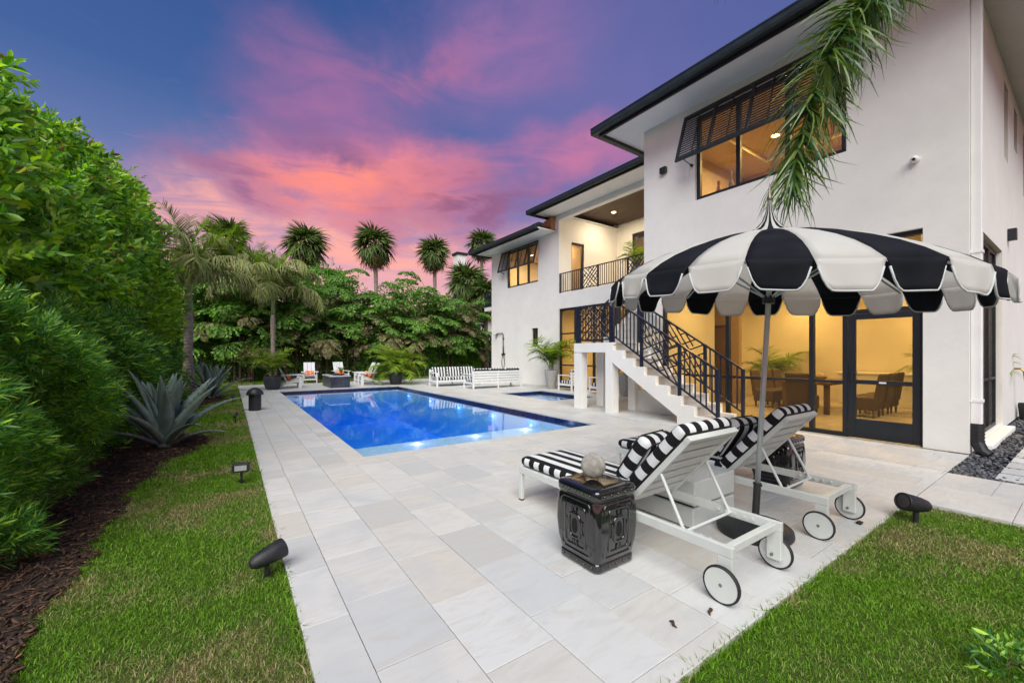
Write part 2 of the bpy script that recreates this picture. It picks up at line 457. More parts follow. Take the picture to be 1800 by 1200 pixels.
# ---- travertine pavers
_m = Mat('travertine', 0.5, spec=0.35)
_p = _m.pos(jitter=True); _r = _m.rand()
_warp = _m.noise(_p, 1.6, 4, 0.6, 0.8)
_vein_p = _m.pos(scale=(1.0, 3.4, 1.0), rot=(0, 0, 0.35), jitter=True)
_vein = _m.noise(_vein_p, 2.6, 8, 0.62, 1.6)
_base = _m.ramp(_r, [(0.0, (0.47, 0.465, 0.445)), (0.25, (0.57, 0.565, 0.545)), (0.5, (0.55, 0.52, 0.47)), (0.75, (0.60, 0.595, 0.575)), (1.0, (0.48, 0.49, 0.49))])
_c1 = _m.mix(_m.map(_vein, 0.48, 0.68, 0, 0.5), _base, (0.47, 0.425, 0.36, 1))
_c2 = _m.mix(_m.map(_warp, 0.48, 0.68, 0, 0.7), _c1, (0.46, 0.475, 0.48, 1))
_pit = _m.noise(_p, 34, 4, 0.7)
_pm = _m.math('MULTIPLY', _m.map(_pit, 0.66, 0.74), _m.map(_m.noise(_p, 3.0, 3), 0.50, 0.62))
_c3 = _m.mix(_m.math('MULTIPLY', _pm, 0.65), _c2, (0.27, 0.25, 0.22, 1))
_stain = _m.noise(_m.pos(), 0.55, 4, 0.6)
_c4 = _m.mix(_m.map(_stain, 0.52, 0.75, 0, 0.22), _c3, (0.46, 0.43, 0.385, 1))
_m.color(_c4); _m.rough(_m.map(_vein, 0.3, 0.7, 0.36, 0.62))
_m.bump(_m.math('SUBTRACT', _m.math('MULTIPLY', _vein, 0.5), _pm), 0.12, 0.008)
PAVER = _m.m
GROUT = simple('grout', (0.30, 0.27, 0.23), 0.95, var=0.2, scale=30, coord='world')

def subtract(r, h):
    x0, x1, y0, y1 = r; a0, a1, b0, b1 = h
    if x1 <= a0 or x0 >= a1 or y1 <= b0 or y0 >= b1: return [r]
    out = []
    if y0 < b0: out.append((x0, x1, y0, b0))
    if y1 > b1: out.append((x0, x1, b1, y1))
    m0, m1 = max(y0, b0), min(y1, b1)
    if x0 < a0: out.append((x0, a0, m0, m1))
    if x1 > a1: out.append((a1, x1, m0, m1))
    return out
PAVERS = []
def lay(x0, x1, y0, y1, xlines=None, cw=0.4064, ln=0.6096, along='y', holes=()):
    lo, hi = (x0, x1) if along == 'y' else (y0, y1); a0, a1 = (y0, y1) if along == 'y' else (x0, x1)
    ls = [lo]
    if xlines: ls += [v for v in xlines if lo + 0.06 < v < hi - 0.06]
    else:
        v = lo + cw
        while v < hi - 0.1: ls.append(v); v += cw
    ls.append(hi)
    for k in range(len(ls) - 1):
        p = a0 - random.choice([0, 0.2, 0.305, 0.41, 0.5]) ; q = None
        while p < a1 - 1e-6:
            q = p + random.choice([ln, ln, ln, 0.4064])
            s0, s1 = max(p, a0), min(q, a1)
            if a1 - q < 0.1: s1 = a1; q = a1
            if s1 - s0 > 0.03:
                r = (ls[k], ls[k + 1], s0, s1) if along == 'y' else (s0, s1, ls[k], ls[k + 1])
                rs = [r]
                for h in holes: rs = [z for r_ in rs for z in subtract(r_, h)]
                PAVERS.extend(z for z in rs if min(z[1] - z[0], z[3] - z[2]) > 0.02)
            p = q
XL = [0.55 + 0.4064 * k for k in range(40)]
CW = 0.275
lay(0.31, 8.70, 1.07, PY0 - CW, XL)
lay(0.31, PX0 - CW, PY0 - CW, 22.2, XL)
lay(PX0 - CW, PX1 + CW, PY0 - CW, PY0, cw=1, along='x')                     # coping, near side
lay(PX0 - CW, PX0, PY0, PY1 + CW, cw=1); lay(PX1, PX1 + CW, PY0, PY1 + CW, cw=1)
lay(PX0, PX1, PY1, PY1 + CW, cw=1, along='x')
spa_out = (SX0 - CW, SX1 + CW, SY0 - CW, SY1 + CW)
lay(PX1 + CW, XV, PY0 - CW, PY1 + CW, XL, holes=[spa_out, (XW - 0.03, 20, 1.0, 6.73)])
lay(SX0 - CW, SX1 + CW, SY0 - CW, SY0, cw=1, along='x'); lay(SX0 - CW, SX1 + CW, SY1, SY1 + CW, cw=1, along='x')
lay(SX0 - CW, SX0, SY0, SY1, cw=1); lay(SX1, SX1 + CW, SY0, SY1, cw=1)
lay(PX0 - CW, XV, PY1 + CW, 22.2, XL)
lay(5.55, 7.19, -1.6, 1.066, cw=0.82, ln=0.61, along='y')                   # path beside the pebbles
DR = (7.275, 7.30)                                                          # slot drain runs along x = 7.28
PAVERS = [z for r in PAVERS for z in subtract(r, (DR[0], DR[1], 1.1, 9.0))]
patio = struct(thing('patio', 'pale travertine paver terrace around the pool', 'patio')); del patio['category']
sheet('grout_bed', 0.315, XV, 1.072, 22.19, -0.022, GROUT, HOLES).parent = patio
sheet('grout_bed', 5.555, 7.185, -1.6, 1.07, -0.022, GROUT).parent = patio
def paver_geo(w, l):
    g, c, zb = 0.0020, 0.002, -0.035
    a, b = w - g, l - g
    lo = [(g, g), (a, g), (a, b), (g, b)]; hi = [(g + c, g + c), (a - c, g + c), (a - c, b - c), (g + c, b - c)]
    vs = [(x, y, zb) for x, y in lo] + [(x, y, -c) for x, y in lo] + [(x, y, 0.0) for x, y in hi]
    fs = [(8, 9, 10, 11)] + [(i, (i + 1) % 4, 4 + (i + 1) % 4, 4 + i) for i in range(4)] + [(4 + i, 4 + (i + 1) % 4, 8 + (i + 1) % 4, 8 + i) for i in range(4)]
    return vs, fs
def in_view(r):
    x, y = (r[0] + r[1]) / 2, (r[2] + r[3]) / 2
    d = x * _s + y * _c; q = x * _c - y * _s
    return d > 1.2 and abs(q / d) < 1.38
PAVERS.sort(key=lambda r: (not in_view(r), ((r[0] + r[1]) / 2) ** 2 + ((r[2] + r[3]) / 2) ** 2))
cache = {}; rest = MB()
for i, r in enumerate(PAVERS):
    w, l = round(r[1] - r[0], 3), round(r[3] - r[2], 3); z = random.uniform(-0.0015, 0.0012)
    if i < 298:
        if (w, l) not in cache:
            me = bpy.data.meshes.new('paver'); me.from_pydata(*[(vs, [], fs) for vs, fs in [paver_geo(w, l)]][0]); me.materials.append(PAVER); cache[(w, l)] = me
        o = bpy.data.objects.new('paver', cache[(w, l)]); o.location = (r[0], r[2], z); link(o, patio)
    else:
        vs, fs = paver_geo(w, l); rest.add([(x + r[0], y + r[2], q + z) for x, y, q in vs], fs)
stuff(rest.build('paver_field', PAVER, patio))
DRAIN = simple('drain_slot', (0.02, 0.02, 0.02), 0.7)
t = tag(struct(MB().box(DR[0] + .003, DR[1] - .003, 1.1, 9.0, -0.03, -0.006).build('slot_drain', DRAIN)), 'thin dark slot drain line set between the pavers', 'drain')

# ---- pool
_m = Mat('pool_plaster', 0.6); _p = _m.pos()
_v = _m.noise(_p, 120, 3, 0.7); _m.color(_m.ramp(_v, [(0.3, (0.42, 0.55, 0.72)), (0.7, (0.58, 0.70, 0.84))])); PLASTER = _m.m
_m = Mat('waterline_tile', 0.12, spec=0.6); _p = _m.pos(scale=(6.6, 6.6, 6.6))
_v = _m.noise(_p, 1.2, 2); _m.color(_m.ramp(_v, [(0.35, (0.006, 0.014, 0.04)), (0.65, (0.014, 0.03, 0.075))])); TILE = _m.m
def water_mats(name, absorb, density):
    top = glass_like(name, (1, 1, 1), 0.004, 1.33, (0.97, 0.99, 1.0), 0.0)
    p = top.pos(scale=(1, 1, 1)); h = top.math('ADD', top.noise(p, 2.2, 3, 0.5), top.math('MULTIPLY', top.noise(p, 9, 2, 0.5), 0.12))
    b = top.n('ShaderNodeBump'); b.inputs['Strength'].default_value = 0.045; b.inputs['Distance'].default_value = 0.05; top.l(h, b.inputs['Height'])
    for n in top.t.nodes:
        if n.type in ('BSDF_GLOSSY', 'FRESNEL'): top.l(b.outputs[0], n.inputs['Normal'])
    # only the upper face mirrors; the sides lie against the basin
    sp = top.n('ShaderNodeSeparateXYZ'); top.l(top.n('ShaderNodeNewGeometry').outputs['True Normal'], sp.inputs[0])
    mx = [n for n in top.t.nodes if n.type == 'MIX_SHADER'][0]; f = mx.inputs[0].links[0].from_socket
    top.l(top.math('MULTIPLY', f, top.math('GREATER_THAN', sp.outputs[2], 0.9)), mx.inputs[0])
    v = top.n('ShaderNodeVolumeAbsorption'); v.inputs[0].default_value = (*absorb, 1); v.inputs[1].default_value = density
    top.l(v.outputs[0], top.out.inputs['Volume'])
    return top.m
WATER = water_mats('pool_water', (0.05, 0.68, 1.0), 0.42)
SHELF_Y, SHELF_Z, DEEP_Z, WL = 7.65, -0.27, -1.55, -0.105
pool = thing('swimming_pool', 'long rectangular swimming pool with glowing blue water', 'swimming pool', (PX0, PY0, 0))
T = 0.15
def ring(name, mat, par, x0, x1, y0, y1, z0, z1, t):
    m = MB().box(x0 - t, x0, y0 - t, y1 + t, z0, z1).box(x1, x1 + t, y0 - t, y1 + t, z0, z1).box(x0, x1, y0 - t, y0, z0, z1).box(x0, x1, y1, y1 + t, z0, z1)
    return m.build(name, mat, par, world=True)
ring('basin_wall', PLASTER, pool, PX0, PX1, PY0, PY1, DEEP_Z - 0.1, -0.195, T)
ring('waterline_tile', TILE, pool, PX0 + 0.004, PX1 - 0.004, PY0 + 0.004, PY1 - 0.004, -0.195, -0.036, T)
box_part('pool_floor', PLASTER, pool, PX0 - 0.1, PX1 + 0.1, SHELF_Y - 0.2, PY1 + 0.1, DEEP_Z - 0.2, DEEP_Z)
box_part('tanning_shelf', PLASTER, pool, PX0 - 0.1, PX1 + 0.1, PY0 - 0.1, SHELF_Y, DEEP_Z - 0.19, SHELF_Z)
box_part('step', PLASTER, pool, PX0, PX1, SHELF_Y, SHELF_Y + 0.35, DEEP_Z, -0.75)
e = 0.006
poly = [(PY0 + e, SHELF_Z + e), (SHELF_Y + e, SHELF_Z + e), (SHELF_Y + e, -0.74), (SHELF_Y + 0.356, -0.74), (SHELF_Y + 0.356, DEEP_Z + e), (PY1 - e, DEEP_Z + e), (PY1 - e, WL), (PY0 + e, WL)]
w = MB().prism(poly, 'x', PX0 + e, PX1 - e)
wo_ = w.build('water', WATER, pool, world=True)
BLUE = (0.05, 0.33, 1.0)
def pool_light(loc, axis, par, r=0.055, energy=22, colr=BLUE):
    m = MB()
    if axis == 'z': m.lathe([(r * 1.5, 0), (r * 1.5, 0.012), (r, 0.02), (0.0, 0.022)], 16)
    else: m.tube([(0, 0, 0), (-0.03, 0, 0)], r, 16)
    o = m.build('pool_light', LAMP_COOL, par); p0 = Vector(par.location); o.location = Vector(loc) - p0
    off = (0, 0, 0.10) if axis == 'z' else (-0.12, 0, 0)
    lamp('pool_lamp', 'POINT', tuple(Vector(loc) - p0 + Vector(off)), energy, colr, par, 0.05)
for px, py in ((733, 780), (836, 766), (924, 755)):
    x, y = gnd(px, py, SHELF_Z); pool_light((x, y, SHELF_Z), 'z', pool, 0.036, 4.0, (0.45, 0.42, 1.0))
for y in (8.1, 9.9, 12.0, 14.3, 16.6): pool_light((PX1 - 0.004, y, -0.34), 'x', pool, 0.014, 3)
for y in (9.5, 13.0, 16.5): pool_light((PX0 + 0.04, y, -0.75), 'x', pool, 0.05, 620)  # unseen wall lights added to brighten the deep water

spa = thing('spa', 'small sunken spa tub with glowing blue water beside the sofas', 'spa', (SX0, SY0, 0))
ring('basin_wall', PLASTER, spa, SX0, SX1, SY0, SY1, -1.0, -0.24, T)
ring('waterline_tile', TILE, spa, SX0 + .004, SX1 - .004, SY0 + .004, SY1 - .004, -0.24, -0.036, T)
box_part('spa_floor', PLASTER, spa, SX0 - 0.1, SX1 + 0.1, SY0 - 0.1, SY1 + 0.1, -1.1, -0.85)
m = MB().box(SX0, SX0 + 0.4, SY0, SY1, -0.85, -0.45).box(SX1 - 0.4, SX1, SY0, SY1, -0.849, -0.451)
m.build('bench', PLASTER, spa, world=True)
w = MB().box(SX0 + e, SX1 - e, SY0 + e, SY1 - e, -0.84, WL)
wo_ = w.build('water', WATER, spa, world=True)
pool_light((SX1 - 0.42, (SY0 + SY1) / 2, -0.62), 'x', spa, 0.04, 9)
pool_light((SX0 + 1.0, SY1 - 0.5, -0.84), 'z', spa, 0.04, 7)

# =================================================================== LAWN, MULCH, PEBBLES
_m = Mat('turf', 0.85, spec=0.2); _p = _m.pos()
_dry = _m.noise(_p, 0.75, 6, 0.62)
_g = _m.ramp(_m.noise(_p, 25, 4, 0.7), [(0.3, (0.045, 0.075, 0.012)), (0.7, (0.10, 0.15, 0.026))])
_m.color(_m.mix(_m.map(_dry, 0.505, 0.625, 0, 0.9), _g, (0.21, 0.155, 0.075, 1))); _m.bump(_m.noise(_p, 70, 3, 0.8), 0.9, 0.03); TURF = _m.m
_m = Mat('grass_blade', 0.55, spec=0.25); _p = _m.pos(); _r = _m.island()
_dry = _m.math('ADD', _m.noise(_p, 0.75, 6, 0.62), _m.math('MULTIPLY', _m.math('SUBTRACT', _r, 0.5), 0.14))
_g = _m.ramp(_r, [(0.0, (0.075, 0.18, 0.010)), (0.5, (0.135, 0.30, 0.015)), (1.0, (0.24, 0.42, 0.03))])
_gc = _m.mix(_m.map(_dry, 0.495, 0.615, 0, 0.9), _g, _m.ramp(_r, [(0, (0.28, 0.20, 0.09)), (1, (0.52, 0.41, 0.23))]))
_m.color(_gc); _t = _m.n('ShaderNodeBsdfTranslucent'); _m.l(_gc, _t.inputs[0]); _x = _m.n('ShaderNodeMixShader'); _x.inputs[0].default_value = 0.35
_m.l(_m.b.outputs[0], _x.inputs[1]); _m.l(_t.outputs[0], _x.inputs[2]); _m.l(_x.outputs[0], _m.out.inputs[0]); BLADE = _m.m
struct(sheet('lawn_left', -9, 0.312, -5, 26.5, -0.035, TURF))
struct(sheet('lawn_right', 0.312, 5.552, -6, 1.072, -0.035, TURF))
struct(sheet('lawn_far', 0.312, 16, 22.19, 26.5, -0.035, TURF))
EY = [-6, -1, 3, 5.9, 7.2, 8.0, 8.5, 9.0, 9.6, 11, 14.5, 15.5, 16.1, 16.8, 18, 23, 30]
EX = [-0.97, -0.95, -0.87, -0.87, -0.70, -0.42, -0.25, -0.36, -0.72, -0.85, -0.65, -0.2, -0.06, -0.3, -0.6, -0.7, -0.7]
def mulch_edge(y): return np.interp(y, EY, EX) + 0.035 * np.sin(y * 5.1) + 0.02 * np.sin(y * 13.7 + 1)
MULCH = simple('bark_mulch', (0.040, 0.021, 0.013), 0.95, var=0.45, scale=26, bump=1.0, bscale=45, coord='world')
ys = np.linspace(-5, 25.5, 300); xe = mulch_edge(ys)
mb = MB().add([(-9, y, -0.026) for y in ys] + [(x, y, -0.026) for x, y in zip(xe, ys)], [(i, 300 + i, 301 + i, i + 1) for i in range(299)])
struct(mb.build('mulch_bed', MULCH))
_m = Mat('mulch_chip', 0.9); _m.color(_m.ramp(_m.island(), [(0, (0.022, 0.012, 0.008)), (0.6, (0.060, 0.030, 0.018)), (0.93, (0.11, 0.055, 0.03)), (1.0, (0.30, 0.15, 0.07))])); CHIP = _m.m
n = 14000
yy = 1.6 + 17 * RNG.random(n) ** 1.8; xx = mulch_edge(yy) + 0.03 - 1.1 * RNG.random(n) ** 1.2
locs = np.stack([xx, yy, -0.018 + 0.02 * RNG.random(n)], 1)
chip_v = MB().box(-0.006, 0.006, -0.026, 0.026, -0.003, 0.003)
dirs = np.stack([RNG.normal(size=n), RNG.normal(size=n), RNG.normal(size=n) * 0.28], 1)
v, f = scatter(np.array(chip_v.v), np.array(chip_v.f), frames_from(dirs, RNG.random(n) * 6.28), locs, 0.35 + 0.75 * RNG.random(n))
tag(stuff(np_mesh('mulch_chips', v, f, CHIP)), 'dark brown bark mulch along the foot of the hedge', 'mulch')

def blades(n, xs, ys, hmin, hmax, wscale):
    a = RNG.random(n) * 6.28; lean = RNG.random(n) * 1.5; h = hmin + (hmax - hmin) * RNG.random(n); w = (0.0019 + 0.0016 * RNG.random(n)) * wscale
    la = RNG.random(n) * 6.28; lx, ly = np.cos(la) * lean * h, np.sin(la) * lean * h
    px, py = np.cos(a) * w, np.sin(a) * w; z0 = np.full(n, -0.036); zs = np.zeros(n)
    base = np.stack([xs, ys, z0], 1); perp = np.stack([px, py, zs], 1)
    mid = base + np.stack([lx * 0.35, ly * 0.35, h * 0.58], 1); tip = base + np.stack([lx, ly, h * (1 - 0.25 * lean)], 1)
    V = np.stack([base - perp, base + perp, mid + perp * 0.8, mid - perp * 0.8, tip], 1).reshape(-1, 3)
    t = np.array([[0, 1, 2], [0, 2, 3], [3, 2, 4]])
    return V, (t[None] + (np.arange(n) * 5)[:, None, None]).reshape(-1, 3)
parts = []
def grass_zone(x0, x1, y0, y1, dens, hmin, hmax, wsc, edge=False):
    n = int(dens * (x1 - x0) * (y1 - y0)); xs = x0 + (x1 - x0) * RNG.random(n); ys = y0 + (y1 - y0) * RNG.random(n)
    k = np.ones(n, bool)
    if edge: k = xs > mulch_edge(ys) - 0.03 * RNG.random(n)
    d = xs * _s + ys * _c; q = xs * _c - ys * _s
    k &= (d > 0.9) & (np.abs(q / np.maximum(d, 0.1)) < 1.36)
    xs, ys = xs[k], ys[k]
    parts.append(blades(len(xs), xs, ys, hmin, hmax, wsc))
grass_zone(-1.0, 0.31, 1.6, 3.6, 13000, 0.012, 0.033, 0.8, True)
grass_zone(-1.0, 0.31, 3.6, 6.0, 8500, 0.014, 0.035, 1.0, True)
grass_zone(-1.0, 0.31, 6.0, 10.0, 3600, 0.025, 0.055, 1.8, True)
grass_zone(-1.0, 0.31, 10.0, 22.5, 1500, 0.028, 0.06, 3.0, True)
grass_zone(-0.7, 14, 22.2, 25.6, 380, 0.04, 0.09, 6.0)
grass_zone(0.9, 3.6, 0.05, 1.06, 13000, 0.012, 0.033, 0.8)
grass_zone(3.2, 5.55, -0.7, 1.06, 8500, 0.014, 0.035, 1.0)
# ragged tufts leaning over the paving
for (x0, x1, y0, y1, dn) in ((1.2, 5.5, 1.03, 1.085, 8000), (0.27, 0.325, 1.8, 12, 4200)): grass_zone(x0, x1, y0, y1, dn, 0.035, 0.07, 1.1)
v, f = merge(parts)
tag(stuff(np_mesh('grass', v, f, BLADE)), 'short green lawn grass with dry straw patches', 'grass')

# pebbles and stepping slabs beside the house
struct(sheet('pebble_bed', 7.19, 24, -3.0, 1.30, -0.045, simple('pebble_base', (0.03, 0.03, 0.032), 0.9, var=0.3, scale=30, coord='world')))
bm = bmesh.new(); bmesh.ops.create_icosphere(bm, subdivisions=1, radius=1.0); pv = np.array([v.co[:] for v in bm.verts]); pf = np.array([[v.index for v in f.verts] for f in bm.faces]); bm.free()
pv = pv * np.array([0.030, 0.020, 0.012])
n = 5200
xx = 7.21 + 7.5 * RNG.random(n) ** 1.5; yy = 1.06 - 2.2 * RNG.random(n) ** 1.2
k = np.ones(n, bool); locs = np.stack([xx, yy, -0.03 + 0.022 * RNG.random(n)], 1)
dirs = np.stack([RNG.normal(size=n), RNG.normal(size=n), RNG.normal(size=n) * 0.2], 1)
v, f = scatter(pv, pf, frames_from(dirs, RNG.normal(size=n) * 0.5), locs, 0.6 + 0.9 * RNG.random(n))
_m = Mat('pebble', 0.5); _m.color(_m.ramp(_m.island(), [(0, (0.02, 0.022, 0.026)), (0.7, (0.075, 0.082, 0.095)), (1, (0.17, 0.16, 0.155))])); PEB = _m.m
tag(stuff(np_mesh('pebbles', v, f, PEB, smooth=True)), 'dark grey river pebbles beside the house corner', 'pebbles')
for i in range(10):
    x = 7.30 + 0.44 * i; o = MB().box(x, x + 0.36, -0.35, 0.70 - 0.004 * i, -0.03, 0.005).build('stepping_stone', PAVER, bevel=0.006)
    tag(o, ['stepping stone nearest the paved path among the dark pebbles', 'second stepping stone from the paved path', 'third stepping stone from the paved path', 'fourth stepping stone from the paved path', 'fifth stepping stone from the paved path', 'sixth stepping stone from the paved path', 'seventh stepping stone from the paved path'][min(i, 6)], 'stepping stone', 'stepping stones in the pebbles')
    if i == 6: break
# =================================================================== HOUSE
def wall(mb, axis, p0, p1, u0, u1, z0, z1, opens=()):
    """solid wall slab with real openings; axis 'x': p is X and u is Y, axis 'y': p is Y and u is X"""
    us = sorted({u0, u1, *[v for o in opens for v in o[:2] if u0 < v < u1]}); zs = sorted({z0, z1, *[v for o in opens for v in o[2:] if z0 < v < z1]})
    nu, nz = len(us), len(zs)
    solid = [[not any(o[0] < (us[i] + us[i + 1]) / 2 < o[1] and o[2] < (zs[j] + zs[j + 1]) / 2 < o[3] for o in opens) for j in range(nz - 1)] for i in range(nu - 1)]
    P = (lambda p, u, z: (p, u, z)) if axis == 'x' else (lambda p, u, z: (u, p, z))
    vs = [P(p, u, z) for p in (p0, p1) for u in us for z in zs]; I = lambda k, i, j: k * nu * nz + i * nz + j
    fs = []; S = lambda i, j: 0 <= i < nu - 1 and 0 <= j < nz - 1 and solid[i][j]
    for i in range(nu - 1):
        for j in range(nz - 1):
            if not solid[i][j]: continue
            for k in (0, 1): fs.append((I(k, i, j), I(k, i + 1, j), I(k, i + 1, j + 1), I(k, i, j + 1)))
            if not S(i - 1, j): fs.append((I(0, i, j), I(1, i, j), I(1, i, j + 1), I(0, i, j + 1)))
            if not S(i + 1, j): fs.append((I(0, i + 1, j), I(1, i + 1, j), I(1, i + 1, j + 1), I(0, i + 1, j + 1)))
            if not S(i, j - 1): fs.append((I(0, i, j), I(1, i, j), I(1, i + 1, j), I(0, i + 1, j)))
            if not S(i, j + 1): fs.append((I(0, i, j + 1), I(1, i, j + 1), I(1, i + 1, j + 1), I(0, i + 1, j + 1)))
    return mb.add(vs, fs)

house = thing('house', 'two storey white stucco house with dark trim and lit rooms', 'house', (XW, 1.08, 0))
SOF = 7.14
H = lambda mb, name, mat, **k: mb.build(name, mat, house, world=True, **k)
H(wall(MB(), 'x', XW, XW + 0.22, 1.08, 6.70, 0, SOF, [(1.56, 6.20, -1, 3.39), (2.51, 5.30, 4.95, 6.86)]), 'front_wall', STUCCO)
SIDE_OPEN = [(9.66, 12.26, 0.06, 3.42), (9.62, 10.04, 5.29, 6.87), (12.55, 13.15, 5.33, 6.84), (14.15, 14.75, 5.95, 6.86), (16.0, 16.6, 5.33, 6.84)]
H(wall(MB(), 'y', 1.083, 1.303, XW + 0.22, 19, 0, SOF, SIDE_OPEN), 'side_wall', STUCCO)
H(wall(MB(), 'y', 6.48, 6.697, XW + 0.22, XV, 0, SOF), 'block_end_wall', STUCCO)
H(wall(MB(), 'y', 6.48, 6.697, XV, 15.5, 4.05, 7.9), 'block_end_wall', STUCCO)
H(wall(MB(), 'x', 18.8, 19.0, 1.303, 18.7, 0, SOF), 'rear_wall', STUCCO)
# wing
H(wall(MB(), 'x', XV, XV + 0.22, 13.40, 18.92, 0, 6.78, [(14.86, 17.44, 4.79, 6.62), (14.86, 15.34, 1.77, 2.64)]), 'wing_wall', STUCCO)
H(wall(MB(), 'y', 18.70, 18.917, XV + 0.22, 18.8, 0, 6.78), 'wing_end_wall', STUCCO)
# loggia between them
H(wall(MB(), 'y', 13.403, 13.62, XV + 0.003, 15.5, 4.0, 7.45, [(12.5, 13.28, 4.06, 6.41)]).box(XV + 0.004, XV + 0.22, 13.4031, 13.62, 6.78, 7.449), 'loggia_side_wall', STUCCO)
H(wall(MB(), 'x', 15.5, 15.7, 6.7, 13.6, 4.0, 7.8, [(9.6, 12.5, 4.06, 7.05)]), 'loggia_rear_wall', STUCCO)
H(MB().box(XV, 15.5, 6.70, 13.40, 3.38, 4.05), 'balcony_slab', STUCCO)
H(MB().box(XV + 0.002, XV + 0.25, 6.70, 13.402, 7.25, 7.46), 'loggia_beam', TRIM)
_m = Mat('dark_ceiling_wood', 0.55); _p = _m.pos(scale=(1, 14, 1)); _m.color(_m.ramp(_m.noise(_p, 2.2, 6, 0.65), [(0.3, (0.035, 0.018, 0.009)), (0.7, (0.085, 0.045, 0.022))])); CEILWOOD = _m.m
mb = MB(); y = 6.72
while y < 13.39: mb.box(XV + 0.25, 15.49, y, min(y + 0.118, 13.395), 7.66, 7.69); y += 0.13
mb.box(XV + 0.25, 15.49, 6.71, 13.396, 7.672, 7.70)
stuff(H(mb, 'ceiling_boards', CEILWOOD))

# ---- eaves: soffit, dark fascia, gutter
def eave(x_g, y0, y1, xw, z, ycap, side=True):
    """eave along Y; ycap: True closes the far end with a return along X"""
    mb = MB().box(x_g + 0.16, xw + 0.02, y0, y1 - (0.16 if ycap else 0), z, z + 0.05)
    H(mb, 'soffit', TRIM)
    mb = MB().box(x_g + 0.16, x_g + 0.21, y0, y1 - (0.16 if ycap else 0), z - 0.085, z - 0.002)
    if ycap: mb.box(x_g + 0.21, xw + 1.5, y1 - 0.21, y1 - 0.16, z - 0.085, z - 0.002)
    H(mb, 'fascia', DARK)
    prof = [(0, 0.02), (0.02, -0.03), (0.14, -0.03), (0.14, 0.14), (-0.012, 0.14), (-0.012, 0.115), (0.0, 0.11)]
    mb = MB().prism([(x_g + a, z + b) for a, b in prof], 'y', y0, y1)
    if ycap: mb.box(x_g + 0.14, xw + 1.5, y1 - 0.14, y1, z - 0.029, z + 0.139)
    H(mb, 'gutter', GUTTER)
eave(7.72, -0.2, 7.56, XW, SOF, True)
H(MB().box(XW + 0.02, 19.6, -0.2, 1.083, SOF + 0.001, SOF + 0.05), 'soffit', TRIM)
H(MB().box(XW + 0.02, 19.6, -0.32, -0.2, SOF - 0.03, SOF + 0.14), 'gutter', GUTTER)
H(MB().box(XW + 0.02, 12, 6.697, 7.40, SOF + 0.0015, SOF + 0.05), 'soffit', TRIM)
eave(10.52, 6.70, 14.15, XV, 7.46, True)
H(MB().box(XV + 0.02, 15.7, 13.3, 13.99, 7.462, 7.5), 'soffit', TRIM)
eave(10.62, 13.62, 19.5, XV, 6.79, True)
H(MB().box(XV + 0.02, 18.8, 18.9, 19.34, 6.792, 6.84), 'soffit', TRIM)
def hip(name, x0, x1, y0, y1, z, h, inset):
    xm = min(inset, (x1 - x0) / 2 - 0.1); ym = min(inset, (y1 - y0) / 2 - 0.1)
    vs = [(x0, y0, z), (x1, y0, z), (x1, y1, z), (x0, y1, z), (x0 + xm, y0 + ym, z + h), (x1 - xm, y0 + ym, z + h), (x1 - xm, y1 - ym, z + h), (x0 + xm, y1 - ym, z + h)]
    H(MB().add(vs, [(4, 5, 6, 7), (0, 1, 5, 4), (1, 2, 6, 5), (2, 3, 7, 6), (3, 0, 4, 7)]), name, ROOF)
hip('roof', 7.84, 19.5, -0.2, 7.44, SOF + 0.135, 1.2, 4.2)
hip('roof', 10.64, 19.4, 6.8, 14.03, 7.60, 1.2, 4.0)
hip('roof', 10.74, 19.4, 13.66, 19.38, 6.925, 1.1, 4.0)
H(MB().box(11.9, 12.5, 15.0, 15.5, 7.2, 7.62), 'roof_vent', GUTTER)
AMBER_LIT = simple('amber_lit_soffit', (0.42, 0.20, 0.06), 0.6, var=0.2, scale=8)  # orange base colour holds the amber light reflected on the soffit edge
H(MB().prism([(13.62, 6.86), (13.62, 7.40), (14.1, 7.30), (14.6, 6.93)], 'x', XV - 0.25, XV - 0.02), 'amber_soffit_edge', AMBER_LIT)

# ---- windows
def window(axis, p, u0, u1, z0, z1, mull=(), rails=(), fw=0.07, dep=0.09, name='window', mat=None, pane=None):
    """frame with mullions as one part, every pane a sub-part"""
    mat = mat or DARK; pane = pane or GLASS
    B = (lambda mb, a0, a1, c0, c1, d0, d1: mb.box(d0, d1, a0, a1, c0, c1)) if axis == 'x' else (lambda mb, a0, a1, c0, c1, d0, d1: mb.box(a0, a1, d0, d1, c0, c1))
    mb = MB(); d0, d1 = p, p + dep
    B(mb, u0, u1, z0, z0 + fw, d0, d1); B(mb, u0, u1, z1 - fw, z1, d0, d1); B(mb, u0, u0 + fw, z0 + fw, z1 - fw, d0, d1); B(mb, u1 - fw, u1, z0 + fw, z1 - fw, d0, d1)
    us = [u0 + fw / 2] + list(mull) + [u1 - fw / 2]; zs = [z0 + fw / 2] + list(rails) + [z1 - fw / 2]
    for u in mull: B(mb, u - fw / 2, u + fw / 2, z0 + fw, z1 - fw, d0 - 0.002, d1 + 0.002)
    for z in rails:
        for a, b in zip(us[:-1], us[1:]): B(mb, a + fw / 2, b - fw / 2, z - fw * 0.35, z + fw * 0.35, d0 + 0.004, d1 - 0.004)
    o = H(mb, name, mat, bevel=0.006)
    for a, b in zip(us[:-1], us[1:]):
        for c, d in zip(zs[:-1], zs[1:]):
            q = MB(); B(q, a + fw / 2 - 0.004, b - fw / 2 + 0.004, c + fw * 0.35 - 0.004, d - fw * 0.35 + 0.004, p + dep * 0.45, p + dep * 0.45 + 0.006)
            g = q.build('pane', pane, o)
    return o
